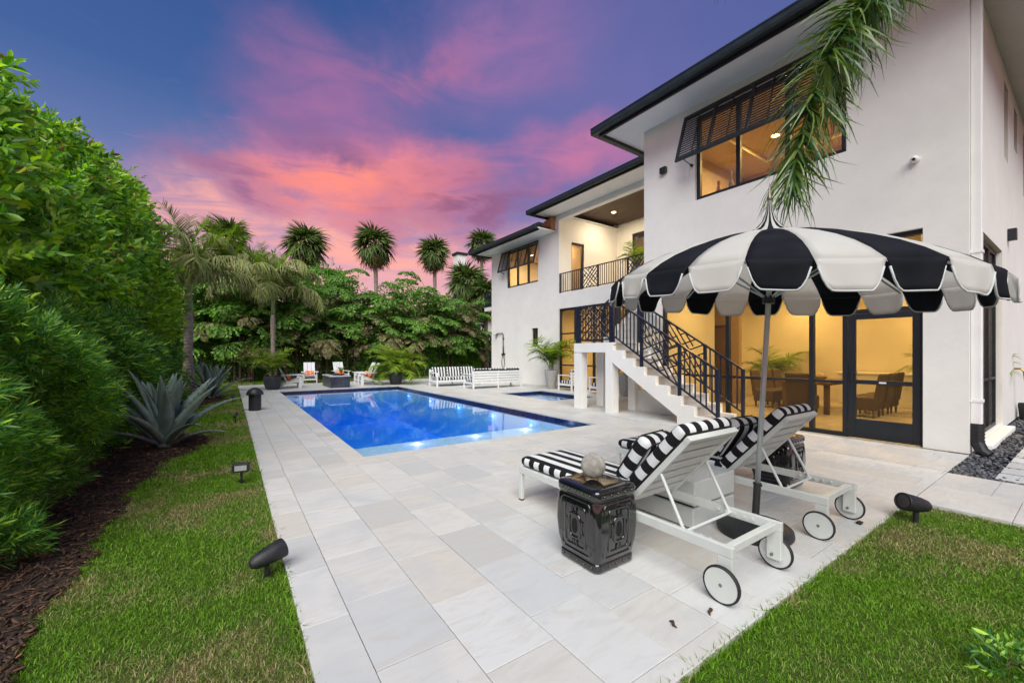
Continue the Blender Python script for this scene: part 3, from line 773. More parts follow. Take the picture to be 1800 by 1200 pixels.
def bahama(x_top, z_top, x_bot, z_bot, y0, y1, stiles):
    """louvred shutter hinged at its top edge"""
    A = Vector((x_top, 0, z_top)); Bt = Vector((x_bot, 0, z_bot)); d = (Bt - A); L = d.length; d.normalize(); nrm = Vector((0, 1, 0)).cross(d)
    mb = MB(); P = lambda y, t: A + d * t + Vector((0, y, 0))
    mb.bar(P(y0, 0.03), P(y1, 0.03), 0.05, 0.07, d); mb.bar(P(y0, L - 0.03), P(y1, L - 0.03), 0.05, 0.07, d)
    ys = [y0 + 0.03] + list(stiles) + [y1 - 0.03]
    for y in ys: mb.bar(P(y, 0.06), P(y, L - 0.06), 0.06, 0.05, nrm)
    o = H(mb, 'shutter', DARK, bevel=0.004)
    for a, b in zip(ys[:-1], ys[1:]):                        # thin tilt rods
        ym = (a + b) / 2; MB().bar(P(ym, 0.07) + nrm * 0.02, P(ym, L - 0.07) + nrm * 0.02, 0.02, 0.02, nrm).build('tilt_rod', DARK, o)
    n = int((L - 0.13) / 0.062); me = None
    for i in range(n):
        t = 0.08 + (L - 0.16) * (i + 0.5) / n
        for a, b in zip(ys[:-1], ys[1:]):
            c0, c1 = P(a + 0.03, t), P(b - 0.03, t); tilt = (d + nrm * 0.08).normalized()
            MB().bar(c0, c1, 0.008, 0.034, tilt).build('slat', DARK, o)
    for y in (y0 + 0.15, y1 - 0.15):
        MB().tube([P(y, L - 0.05), Vector((x_top + 0.02, y, z_bot - 0.02))], 0.012, 6).tube([Vector((x_top + 0.05, y, z_bot - 0.02)), Vector((x_top, y, z_bot - 0.02))], 0.03, 8).build('stay_arm', DARK, o)
    return o
window('x', XW + 0.06, 2.51, 5.30, 4.95, 6.86, (3.44, 4.37), fw=0.085)
bahama(XW - 0.06, 6.92, 8.34, 5.80, 2.43, 5.52, (3.2, 3.97, 4.75))
window('x', XV + 0.06, 14.86, 17.44, 4.79, 6.62, (15.70, 16.58), fw=0.085)
bahama(XV - 0.06, 6.66, 11.42, 5.62, 14.76, 17.82, (15.52, 16.28, 17.05))
window('x', XV + 0.08, 14.86, 15.34, 1.77, 2.64, fw=0.07)
window('y', 13.46, 12.5, 13.28, 4.06, 6.41, fw=0.08, name='balcony_door')
window('x', 15.55, 9.6, 12.5, 4.06, 7.05, (10.6, 11.55), fw=0.09, name='balcony_door')
for u0, u1, z0, z1 in SIDE_OPEN[1:]: window('y', 1.20, u0, u1, z0, z1, fw=0.05)
side = window('y', 1.16, 9.66, 12.26, 0.06, 3.42, (10.5, 11.4), (0.98,), fw=0.075, pane=SCREEN)
H(MB().box(9.5, 12.4, 0.93, 1.079, -0.03, 0.055), 'sill', STUCCO, bevel=0.006)
# ---- screened lanai front
SX = XW + 0.07
scr = window('x', SX, 2.51, 6.20, 0.0, 3.39, (3.05, 4.60), (0.95,), fw=0.075, name='screen_frame', mat=DARK, pane=SCREEN)
H(MB().box(SX, SX + 0.09, 1.56, 2.515, 2.13, 2.20), 'screen_transom', DARK); H(MB().box(SX, SX + 0.09, 1.56, 2.515, 3.315, 3.389), 'screen_transom', DARK)
H(MB().box(SX + 0.04, SX + 0.046, 1.60, 2.51, 2.20, 3.315), 'transom_screen', SCREEN)
H(MB().box(SX + 0.001, SX + 0.092, 1.561, 1.60, 0, 2.13), 'door_jamb', DARK)
dr = H(MB().box(SX - 0.01, SX + 0.05, 1.60, 1.69, 0.012, 2.125).box(SX - 0.01, SX + 0.05, 2.40, 2.50, 0.012, 2.125).box(SX - 0.01, SX + 0.05, 1.69, 2.40, 2.03, 2.125), 'screen_door', DARK, bevel=0.004)
MB().box(SX - 0.008, SX + 0.048, 1.69, 2.40, 0.012, 0.335).build('kick_panel', DARK, dr, bevel=0.004)
MB().box(SX - 0.008, SX + 0.048, 1.69, 2.40, 0.93, 1.0).build('middle_rail', DARK, dr, bevel=0.004)
MB().box(SX + 0.02, SX + 0.026, 1.69, 2.40, 0.335, 0.93).build('screen', SCREEN, dr); MB().box(SX + 0.02, SX + 0.026, 1.69, 2.40, 1.0, 2.03).build('screen', SCREEN, dr)
MB().box(SX - 0.03, SX - 0.01, 2.43, 2.46, 0.98, 1.22).tube([(SX - 0.03, 2.445, 1.13), (SX - 0.075, 2.445, 1.13), (SX - 0.075, 2.36, 1.13)], 0.009, 8).build('handle', BLACK_PLASTIC, dr)
MB().box(SX - 0.0115, SX - 0.008, 2.0, 2.09, 0.953, 0.978).build('door_label', TRIM, dr)
window('x', XV + 0.05, 6.70, 13.40, 0.0, 3.38, (7.8, 8.9, 10.2, 11.4, 12.2, 12.45), (0.95, 2.3), fw=0.08, name='screen_frame', pane=SCREEN)

# ---- rooms behind the screens and windows
_m = Mat('lanai_floor', 0.35); _p = _m.pos(scale=(1, 2.5, 1)); _m.color(_m.ramp(_m.noise(_p, 2.4, 6, 0.6, 0.6), [(0.3, (0.42, 0.36, 0.28)), (0.7, (0.62, 0.56, 0.46))])); LFLOOR = _m.m
H(MB().box(XW + 0.02, 18.8, 1.30, 6.697, -0.03, -0.002).box(XV + 0.02, 18.8, 6.70, 13.4, -0.03, -0.0021), 'lanai_floor', LFLOOR)
H(MB().box(XW + 0.22, 18.8, 1.303, 6.48, 3.42, 3.7).box(XV + 0.22, 15.5, 6.70, 13.4, 3.30, 3.379), 'lanai_ceiling', STUCCO_IN)
H(MB().box(15.42, 15.6, 1.303, 13.4, 0, 3.42), 'lanai_rear_wall', STUCCO_IN)
H(MB().box(XV + 0.22, 15.42, 13.41, 13.6, 0, 3.4), 'lanai_end_wall', STUCCO_IN)
BROWN = simple('walnut_panel', (0.13, 0.07, 0.035), 0.55, var=0.2, scale=5)
H(MB().box(12.2, 12.35, 6.0, 7.9, 0, 3.41), 'timber_screen_wall', simple('tan_plaster', (0.42, 0.30, 0.18), 0.8, var=0.08))
d2 = H(MB().box(12.14, 12.199, 6.25, 6.34, 0, 2.3).box(12.14, 12.199, 7.2, 7.29, 0, 2.3).box(12.14, 12.199, 6.34, 7.2, 2.21, 2.3), 'door_frame', BROWN)
MB().box(12.16, 12.198, 6.34, 7.2, 0.0, 2.2).build('door_leaf', simple('door_stain', (0.20, 0.12, 0.06), 0.5), d2)
H(MB().box(15.30, 15.41, 2.35, 2.65, 0, 3.41), 'timber_post', BROWN)
lv = H(MB().box(15.33, 15.41, 1.32, 1.40, 0.5, 3.2).box(15.33, 15.41, 2.25, 2.33, 0.5, 3.2), 'louvre_panel', TRIM)
for i in range(18): MB().bar((15.36, 1.40, 0.6 + i * 0.145), (15.36, 2.25, 0.6 + i * 0.145), 0.012, 0.10, (-0.5, 0, 0.86)).build('louvre', TRIM, lv)
H(MB().box(14.75, 15.29, 2.7, 4.4, 0, 0.86), 'kitchen_cabinet', TRIM, bevel=0.01); H(MB().box(14.70, 15.30, 2.66, 4.44, 0.86, 0.91), 'kitchen_counter', TRIM, bevel=0.008)
# upper room
UP = simple('bedroom_wall', (0.62, 0.50, 0.36), 0.9, var=0.04)
H(MB().box(13.4, 13.6, 1.31, 6.47, 4.05, SOF).box(XW + 0.23, 13.4, 1.304, 1.32, 4.05, SOF).box(XW + 0.23, 13.4, 6.46, 6.479, 4.05, SOF), 'bedroom_wall', UP)
H(MB().box(XW + 0.22, 13.4, 1.32, 6.46, 3.95, 4.05), 'bedroom_floor', BROWN)
CEILIN = simple('bedroom_ceiling', (0.75, 0.62, 0.42), 0.9, var=0.04)
H(MB().box(XW + 0.22, 13.4, 1.32, 6.46, 6.98, 7.1), 'bedroom_ceiling', CEILIN)
H(MB().box(10.2, 12.6, 2.2, 2.3, 6.86, 6.98).box(10.2, 12.6, 5.4, 5.5, 6.86, 6.98).box(10.2, 10.3, 2.3, 5.4, 6.86, 6.98).box(12.5, 12.6, 2.3, 5.4, 6.86, 6.98), 'ceiling_cove', CEILIN)
H(MB().box(13.33, 13.399, 2.6, 3.5, 5.0, 6.0), 'picture', simple('picture_print', (0.45, 0.2, 0.1), 0.6, var=0.6, scale=3)); H(MB().box(13.33, 13.399, 4.4, 5.1, 4.9, 6.2), 'picture', simple('picture_dark', (0.1, 0.1, 0.12), 0.6, var=0.6, scale=4))
H(MB().box(9.1, 9.5, 4.55, 5.25, 4.05, 5.05), 'console_table', BROWN)
H(MB().lathe([(0.05, 0), (0.07, 0.1), (0.03, 0.25), (0.035, 0.36)], 12, (9.25, 5.0, 5.05)), 'vase', simple('orange_vase', (0.8, 0.3, 0.05), 0.4))
H(MB().lathe([(0.04, 0), (0.05, 0.2), (0.02, 0.3), (0.02, 0.5)], 12, (9.25, 4.72, 5.05)), 'vase', WHITE_METAL)
# wing room
H(MB().box(15.2, 15.4, 13.63, 18.69, 4.0, 6.78), 'bedroom_wall', UP); H(MB().box(XV + 0.22, 15.4, 13.63, 18.69, 6.66, 6.77), 'bedroom_ceiling', CEILIN); H(MB().box(XV + 0.22, 15.4, 13.63, 18.69, 3.9, 4.0), 'bedroom_floor', BROWN)
H(MB().box(12.6, 12.8, 14.4, 15.9, 1.2, 3.0), 'bath_wall', UP)
H(MB().box(16.5, 16.7, 7, 13.6, 4.05, 7.1), 'bedroom_wall', UP); H(MB().box(12.0, 14.0, 14.3, 14.4, 4.0, 6.6), 'bedroom_wall', UP)
WARM = (1.0, 0.70, 0.28); WARM2 = (1.0, 0.74, 0.42)
def downlight(x, y, z, energy, c=WARM, size=0.14, spread=None, kind='AREA'):
    o = H(MB().lathe([(size * 0.62, 0.0), (size * 0.62, 0.012), (0, 0.012)], 16, (x, y, z - 0.012)), 'downlight', LAMP_WARM)
    lamp('downlight_lamp', 'AREA', Vector((x, y, z - 0.03)) - Vector(house.location), energy, c, house, size)
for x, y in ((10.2, 2.4), (10.2, 5.2), (12.4, 3.8), (14.6, 2.2), (14.4, 5.4)): downlight(x, y, 3.42, 64)
for x, y in ((13.3, 8.6), (13.3, 11.4)): downlight(x, y, 3.30, 80)
for x, y in ((13.9, 12.2), (13.4, 9.0)): downlight(x, y, 7.66, 62, (1, 0.80, 0.55))
downlight(11.4, 3.2, 6.98, 95, WARM); downlight(11.4, 4.7, 6.98, 95, WARM)
downlight(13.2, 15.6, 6.66, 70, WARM); downlight(13.2, 17.2, 6.66, 70, WARM)
downlight(12.9, 14.0, 6.66, 35, WARM2); downlight(16.1, 11.0, 7.1, 60, WARM2); downlight(12.2, 15.1, 2.9, 6, WARM)
H(MB().box(12.0, 14.0, 18.917, 20.1, 3.85, 4.05), 'side_balcony_slab', STUCCO)
rb = H(MB().box(12.0, 12.04, 18.93, 20.08, 4.9, 4.94).box(12.0, 12.04, 18.93, 20.08, 4.1, 4.13).box(12.04, 14.0, 20.04, 20.08, 4.9, 4.94), 'side_balcony_rail', NAVY)
for i in range(12): MB().box(12.005, 12.035, 18.95 + i * 0.1, 18.97 + i * 0.1, 4.13, 4.9).build('baluster', NAVY, rb)
# ---- things fixed to the walls
dsp = tag(MB().box(8.84, 8.95, 0.965, 1.078, 0.42, SOF - 0.03).build('downspout', TRIM, bevel=0.012), 'white square downspout at the house corner', 'downspout')
MB().box(8.83, 8.96, 0.955, 1.078, 2.9, 2.94).build('strap', TRIM, dsp); MB().box(8.83, 8.96, 0.955, 1.078, 0.75, 0.79).build('strap', TRIM, dsp)
MB().tube([(8.895, 1.02, 0.44), (8.895, 1.02, 0.18), (8.88, 0.97, 0.05), (8.86, 0.90, 0.0)], 0.075, 12).build('drain_boot', BLACK_PLASTIC, dsp)
for i in range(5): MB().tube([(8.895, 1.02, 0.40 - i * 0.05), (8.895, 1.02, 0.385 - i * 0.05)], 0.082, 12).build('boot_ring', BLACK_PLASTIC, dsp)
def wall_lamp(label, box):
    o = tag(MB().box(*box).build('wall_lamp', DARK, bevel=0.008), label, 'wall lamp'); return o
wall_lamp('square black wall lamp beside the bedroom shutter', (XW - 0.10, XW - 0.003, 6.02, 6.18, 5.86, 6.0))
wall_lamp('square grey wall lamp on the side wall above the pebbles', (13.0, 13.16, 0.96, 1.08, 3.75, 3.98))
sc = thing('security_camera', 'small white dome security camera on the stucco wall', 'camera', (XW - 0.02, 1.64, 4.46))
MB().tube([(0.017, 0, 0), (-0.03, 0, 0)], 0.055, 16).build('mount', TRIM, sc, smooth=False)
MB().lathe([(0.001, -0.05), (0.03, -0.042), (0.048, -0.015), (0.05, 0.01), (0.035, 0.04), (0.001, 0.05)], 16, (-0.06, 0, -0.01)).build('dome', TRIM, sc, smooth=True)
MB().tube([(-0.10, 0.0, -0.02), (-0.112, 0, -0.025)], 0.022, 12).build('lens', BLACK_PLASTIC, sc)
sh = thing('outdoor_shower', 'black outdoor shower pipe and hose on the white wing wall', 'shower', (XV, 17.7, 0))
MB().tube([(-0.06, 0, 1.35), (-0.06, 0, 2.45), (-0.06, 0.05, 2.5), (-0.06, 0.62, 2.5), (-0.06, 0.66, 2.46)], 0.022, 8).build('pipe', BLACK_PLASTIC, sh)
MB().lathe([(0.03, 0.03), (0.13, 0.015), (0.13, 0.0), (0, 0)], 20, (-0.06, 0.68, 2.42)).build('shower_head', BLACK_PLASTIC, sh)
MB().box(-0.09, -0.001, -0.12, 0.12, 1.38, 1.46).build('mixer', BLACK_PLASTIC, sh); MB().box(-0.08, -0.001, -0.03, 0.03, 2.2, 2.25).build('bracket', BLACK_PLASTIC, sh)
MB().tube([(-0.07, 0.05, 1.38), (-0.07, 0.13, 1.0), (-0.07, 0.05, 0.7), (-0.07, -0.08, 0.68), (-0.07, -0.15, 0.95), (-0.07, -0.06, 1.6), (-0.08, -0.05, 1.9)], 0.014, 6).build('hose', BLACK_PLASTIC, sh)
hz = thing('hose_tap', 'brass garden tap with a blue hose on the side wall', 'tap', (14.1, 1.08, 0.0))
MB().tube([(0, -0.003, 1.12), (0, -0.1, 1.12), (0, -0.14, 1.06)], 0.02, 8).build('tap', simple('brass', (0.45, 0.25, 0.07), 0.3, metal=1), hz)
MB().tube([(0, -0.14, 1.06), (0.03, -0.16, 0.8), (0.12, -0.2, 0.45), (0.15, -0.25, 0.3)], 0.02, 8).build('hose', simple('blue_hose', (0.03, 0.12, 0.22), 0.5), hz)
hb = tag(MB().lathe([(0.28, -0.04), (0.31, 0.3), (0.3, 0.36), (0.27, 0.36), (0.25, 0.1), (0, 0.1)], 4, (14.45, 0.75, 0)).build('hose_box', BLACK_PLASTIC, bevel=0.01), 'black square hose box on the pebbles by the wall', 'hose box')

# =================================================================== STAIRCASE
stair = thing('staircase', 'white stucco outdoor staircase with dark railing up to the balcony', 'staircase', (7.62, 4.32, 0))
S = lambda mb, name, mat, **k: mb.build(name, mat, stair, world=True, **k)
RI, TR = 1.72 / 9, 0.30
LY0, LY1, LX0, LX1, LZ = 6.72, 8.07, 7.62, 8.70, 1.72
top = []
for i in range(9):
    top += [(4.32 + i * TR, i * RI), (4.32 + i * TR, (i + 1) * RI)]
prof = top + [(LY1, LZ), (LY1, 1.48), (6.98, 1.48), (6.92, 1.44), (6.74, 1.23), (5.0, 0.15), (5.0, 0.0)]
for x0 in (LX0, LX1 - 0.12): S(MB().prism(prof, 'x', x0, x0 + 0.12), 'stringer', STUCCO)
soff = [(5.0, 0.16), (5.0, 0.24), (6.74, 1.32), (6.98, 1.55), (LY1, 1.55), (LY1, 1.485), (6.98, 1.485), (6.74, 1.24)]
S(MB().prism(soff, 'x', LX0 + 0.12, LX1 - 0.12), 'stair_soffit', STUCCO)
for x0 in (LX0 + 0.001, LX1 - 0.231):
    for y0, y1 in ((6.741, 6.96), (7.81, 8.069)): S(MB().box(x0, x0 + 0.23, y0, y1, 0, 1.47), 'pillar', STUCCO)
S(MB().box(LX1 - 0.119, LX1 - 0.001, 5.6, 6.74, 0, 0.52), 'stair_side_wall', STUCCO)
STONE = simple('stair_stone', (0.50, 0.48, 0.45), 0.55, var=0.08, scale=5, bump=0.1)
for i in range(9):
    y = 4.32 + i * TR; z = (i + 1) * RI; y2 = y + TR if i < 8 else LY1
    S(MB().box(LX0 + 0.121, LX1 - 0.121, y + 0.015, y + 0.04, i * RI, z - 0.03), 'riser', STONE)
    S(MB().box(LX0 + 0.121, LX1 - 0.121, y - 0.004, y2 + 0.014, z - 0.03, z + 0.002), 'tread' if i < 8 else 'landing', STONE, bevel=0.004)
# second flight from the landing to the balcony
n2 = 12; R2 = (4.05 - LZ) / n2; T2 = (XV - LX1) / (n2 - 1)
for i in range(n2):
    x = LX1 + i * T2; z = LZ + (i + 1) * R2
    S(MB().box(x, x + 0.03, LY0 + 0.12, LY1 - 0.12, z - R2, z - 0.03), 'riser', STONE)
    if i < n2 - 1: S(MB().box(x - 0.01, x + T2 + 0.01, LY0 + 0.12, LY1 - 0.12, z - 0.03, z), 'tread', STONE)
pr = [(LX1, LZ)] + [q for i in range(n2) for q in ((LX1 + i * T2, LZ + i * R2), (LX1 + i * T2, LZ + (i + 1) * R2))][1:] + [(XV, 4.05), (XV, 3.72), (LX1, LZ - 0.24)]
for y0 in (LY0, LY1 - 0.12): S(MB().prism(pr, 'y', y0 + 0.001, y0 + 0.119), 'stringer', STUCCO)
S(MB().add([(LX1, LY0 + .12, LZ - .23), (XV, LY0 + .12, 3.73), (XV, LY1 - .12, 3.73), (LX1, LY1 - .12, LZ - .23), (LX1, LY0 + .12, LZ - .13), (XV, LY0 + .12, 3.83), (XV, LY1 - .12, 3.83), (LX1, LY1 - .12, LZ - .13)],
           [(0, 1, 2, 3), (4, 5, 6, 7), (0, 1, 5, 4), (1, 2, 6, 5), (2, 3, 7, 6), (3, 0, 4, 7)]), 'stair_soffit', STUCCO)
LATT = [(0, 0, 1, 1), (0, 1, 1, 0), (0, .22, .78, 1), (.22, 0, 1, .78), (0, .78, .78, 0), (.22, 1, 1, .22), (0, .5, .28, .22), (.5, 0, .72, .22), (.5, 1, .28, .78), (1, .5, .72, .78),
        (0, .5, .14, .64), (.5, 0, .36, .14), (1, .5, .86, .36), (.5, 1, .64, .86)]
def railing(parent, pts, kinds, h=0.95, posts=None, gap=0.11, low=0.07, name='railing', upr=0.026, flip=False):
    """pts: post feet along the run (world); kinds between them: 'b' balusters, 'l' lattice. Verticals stay vertical on a slope."""
    pts = [Vector(p) for p in pts]; up = Vector((0, 0, 1)); mb = MB()
    a, b = pts[0], pts[-1]
    mb.bar(a + up * h, b + up * h, 0.05, 0.036); mb.bar(a + up * low, b + up * low, 0.034, 0.034)
    r = mb.build(name, NAVY, parent, world=True)
    for p in pts:
        MB().box(p.x - 0.029, p.x + 0.029, p.y - 0.029, p.y + 0.029, p.z - 0.17 if p.z > 0.1 else p.z, p.z + h + 0.012).build('post', NAVY, r, bevel=0.003)
        MB().box(p.x - 0.045, p.x + 0.045, p.y - 0.045, p.y + 0.045, p.z - 0.17 if p.z > 0.1 else p.z, p.z - 0.158 if p.z > 0.1 else p.z + 0.012).build('post_plate', NAVY, r)
    for p, q, k in zip(pts[:-1], pts[1:], kinds):
        L = math.hypot(q.x - p.x, q.y - p.y)
        if k == 'b':
            n = max(1, round(L / gap) - 1)
            for i in range(n):
                c = p.lerp(q, (i + 1) / (n + 1))
                MB().box(c.x - 0.011, c.x + 0.011, c.y - 0.011, c.y + 0.011, c.z + low, c.z + h).build('baluster', NAVY, r)
        else:
            side = (q - p).cross(up).normalized(); e0, e1 = 0.03 / L, 1 - 0.03 / L; z0, z1 = low + 0.012, h - 0.012
            M = lambda u, v: p.lerp(q, e0 + (e1 - e0) * u) + up * (z0 + (z1 - z0) * v)
            for j, (u0, v0, u1, v1) in enumerate(LATT): MB().bar(M(u0, v0) + side * 0.003 * (j % 3 - 1), M(u1, v1) + side * 0.003 * (j % 3 - 1), upr, upr, side).build('lattice_bar', NAVY, r)
    return r
sl = RI / TR
zf = lambda y: 0.17 + (y - 4.17) * sl
for x in (7.68, 8.64):
    railing(stair, [(x, 4.17, 0.17), (x, 4.98, zf(4.98)), (x, 5.93, zf(5.93)), (x, 6.76, zf(6.76))], 'blb')
railing(stair, [(7.68, 6.84, 1.73), (7.68, 7.92, 1.73)], 'l'); railing(stair, [(7.68, 8.01, 1.73), (8.64, 8.01, 1.73)], 'b')
s2 = R2 / T2; z2 = lambda x: LZ + 0.05 + (x - LX1) * s2 + 0.1
for y in (6.78, 8.01): railing(stair, [(8.74, y, z2(8.74)), (10.2, y, z2(10.2)), (11.68, y, z2(11.68))], 'bb')
bal = thing('balcony_railing', 'dark metal balcony railing with chippendale panels on the white slab', 'railing', (XV + 0.06, 8.1, 4.05))
railing(bal, [(XV + 0.06, 8.12, 4.06), (XV + 0.06, 8.9, 4.06), (XV + 0.06, 9.72, 4.06), (XV + 0.06, 11.16, 4.06), (XV + 0.06, 12.03, 4.06), (XV + 0.06, 13.37, 4.06)], 'blblb', h=0.84, gap=0.115, low=0.05)
# =================================================================== FURNITURE ON THE TERRACE
def stripe_mat(name, axis, pitch, phase=0.0, duty=0.5):
    m = Mat(name, 0.85, spec=0.15); p = m.pos(coord='obj'); sp = m.n('ShaderNodeSeparateXYZ'); m.l(p, sp.inputs[0])
    f = m.math('FRACT', m.math('ADD', m.math('DIVIDE', sp.outputs[axis], pitch), 20 + phase))
    k = m.math('LESS_THAN', f, duty); wv = m.noise(p, 260, 2, 0.6); big = m.noise(p, 7, 3, 0.5)
    a = m.mix(big, (0.60, 0.63, 0.63, 1), (0.70, 0.72, 0.72, 1))
    m.color(m.mix(k, a, (0.013, 0.012, 0.014, 1))); m.bump(m.math('ADD', wv, m.math('MULTIPLY', big, 2)), 0.25, 0.004); return m.m
ST_X = stripe_mat('stripe_across', 0, 0.14, 0.25); ST_Y = stripe_mat('stripe_along', 1, 0.15, 0.1)
ST_X2 = stripe_mat('sofa_stripe_across', 0, 0.14, 0.2); ST_Y2 = stripe_mat('sofa_stripe_along', 1, 0.14, 0.2)
PIPING_SHADE = simple('piping_and_underside_shade', (0.012, 0.012, 0.014), 0.8)
def cushion(name, w, l, t, par, loc, rot=(0, 0, 0), mats=None, puff=0.018, r=0.03, piping=False, shade_under=True):
    """box cushion, rounded and slightly puffed; top and ends take stripes across, long sides stripes along"""
    nx, ny = max(4, int(w / 0.07)), max(4, int(l / 0.07)); bm = bmesh.new()
    bmesh.ops.create_grid(bm, x_segments=nx, y_segments=ny, size=0.5)
    me = bpy.data.meshes.new(name)
    V = {}; vs = []; fs = []; ms = []
    def vert(i, j, k):
        key = (i, j, k)
        if key not in V:
            u, v = i / nx, j / ny; x, y = (u - 0.5) * w, (v - 0.5) * l
            eu = min(u, 1 - u) * w; ev = min(v, 1 - v) * l; q = min(1, min(eu, ev) / 0.12)
            z = (k - 1) * t / 2
            bul = puff * (1 - (1 - q) ** 2) * (0.85 + 0.3 * math.sin(i * 1.7 + j * 2.3) * 0.4)
            z += bul * (k - 1)
            if k != 1:                                  # round the rims
                if i in (0, nx): x *= 1 - r / w
                if j in (0, ny): y *= 1 - r / l
            V[key] = len(vs); vs.append((x, y, z))
        return V[key]
    for i in range(nx):
        for j in range(ny):
            fs.append([vert(i, j, 2), vert(i + 1, j, 2), vert(i + 1, j + 1, 2), vert(i, j + 1, 2)]); ms.append(0)
            fs.append([vert(i, j, 0), vert(i, j + 1, 0), vert(i + 1, j + 1, 0), vert(i + 1, j, 0)]); ms.append(2 if shade_under else 0)  # underside painted black as shade, so gaps between slats read dark
    for k in (0, 1):
        for i in range(nx):
            fs.append([vert(i, 0, k), vert(i + 1, 0, k), vert(i + 1, 0, k + 1), vert(i, 0, k + 1)]); ms.append(0)
            fs.append([vert(i, ny, k), vert(i, ny, k + 1), vert(i + 1, ny, k + 1), vert(i + 1, ny, k)]); ms.append(0)
        for j in range(ny):
            fs.append([vert(0, j, k), vert(0, j, k + 1), vert(0, j + 1, k + 1), vert(0, j + 1, k)]); ms.append(1)
            fs.append([vert(nx, j, k), vert(nx, j + 1, k), vert(nx, j + 1, k + 1), vert(nx, j, k + 1)]); ms.append(1)
    bm.free()
    me.from_pydata(vs, [], fs)
    for m in (*(mats or (ST_X, ST_Y)), PIPING_SHADE): me.materials.append(m)
    me.polygons.foreach_set('material_index', ms); me.polygons.foreach_set('use_smooth', [True] * len(fs))
    o = bpy.data.objects.new(name, me); o.location = loc; o.rotation_euler = rot; link(o, par)
    md = o.modifiers.new('sub', 'SUBSURF'); md.levels = 1; md.render_levels = 2
    if piping:
        for z in (-1, 1):
            a, b = w / 2 - r * 0.5, l / 2 - r * 0.5; c = 0.04
            pts = [(a - c, b, 0), (-a + c, b, 0), (-a, b - c, 0), (-a, -b + c, 0), (-a + c, -b, 0), (a - c, -b, 0), (a, -b + c, 0), (a, b - c, 0), (a - c, b, 0)]
            MB().tube([(x, y, z * t * 0.49) for x, y, _ in pts], 0.006, 6, caps=False).build('piping', PIPING_SHADE, o)
    return o

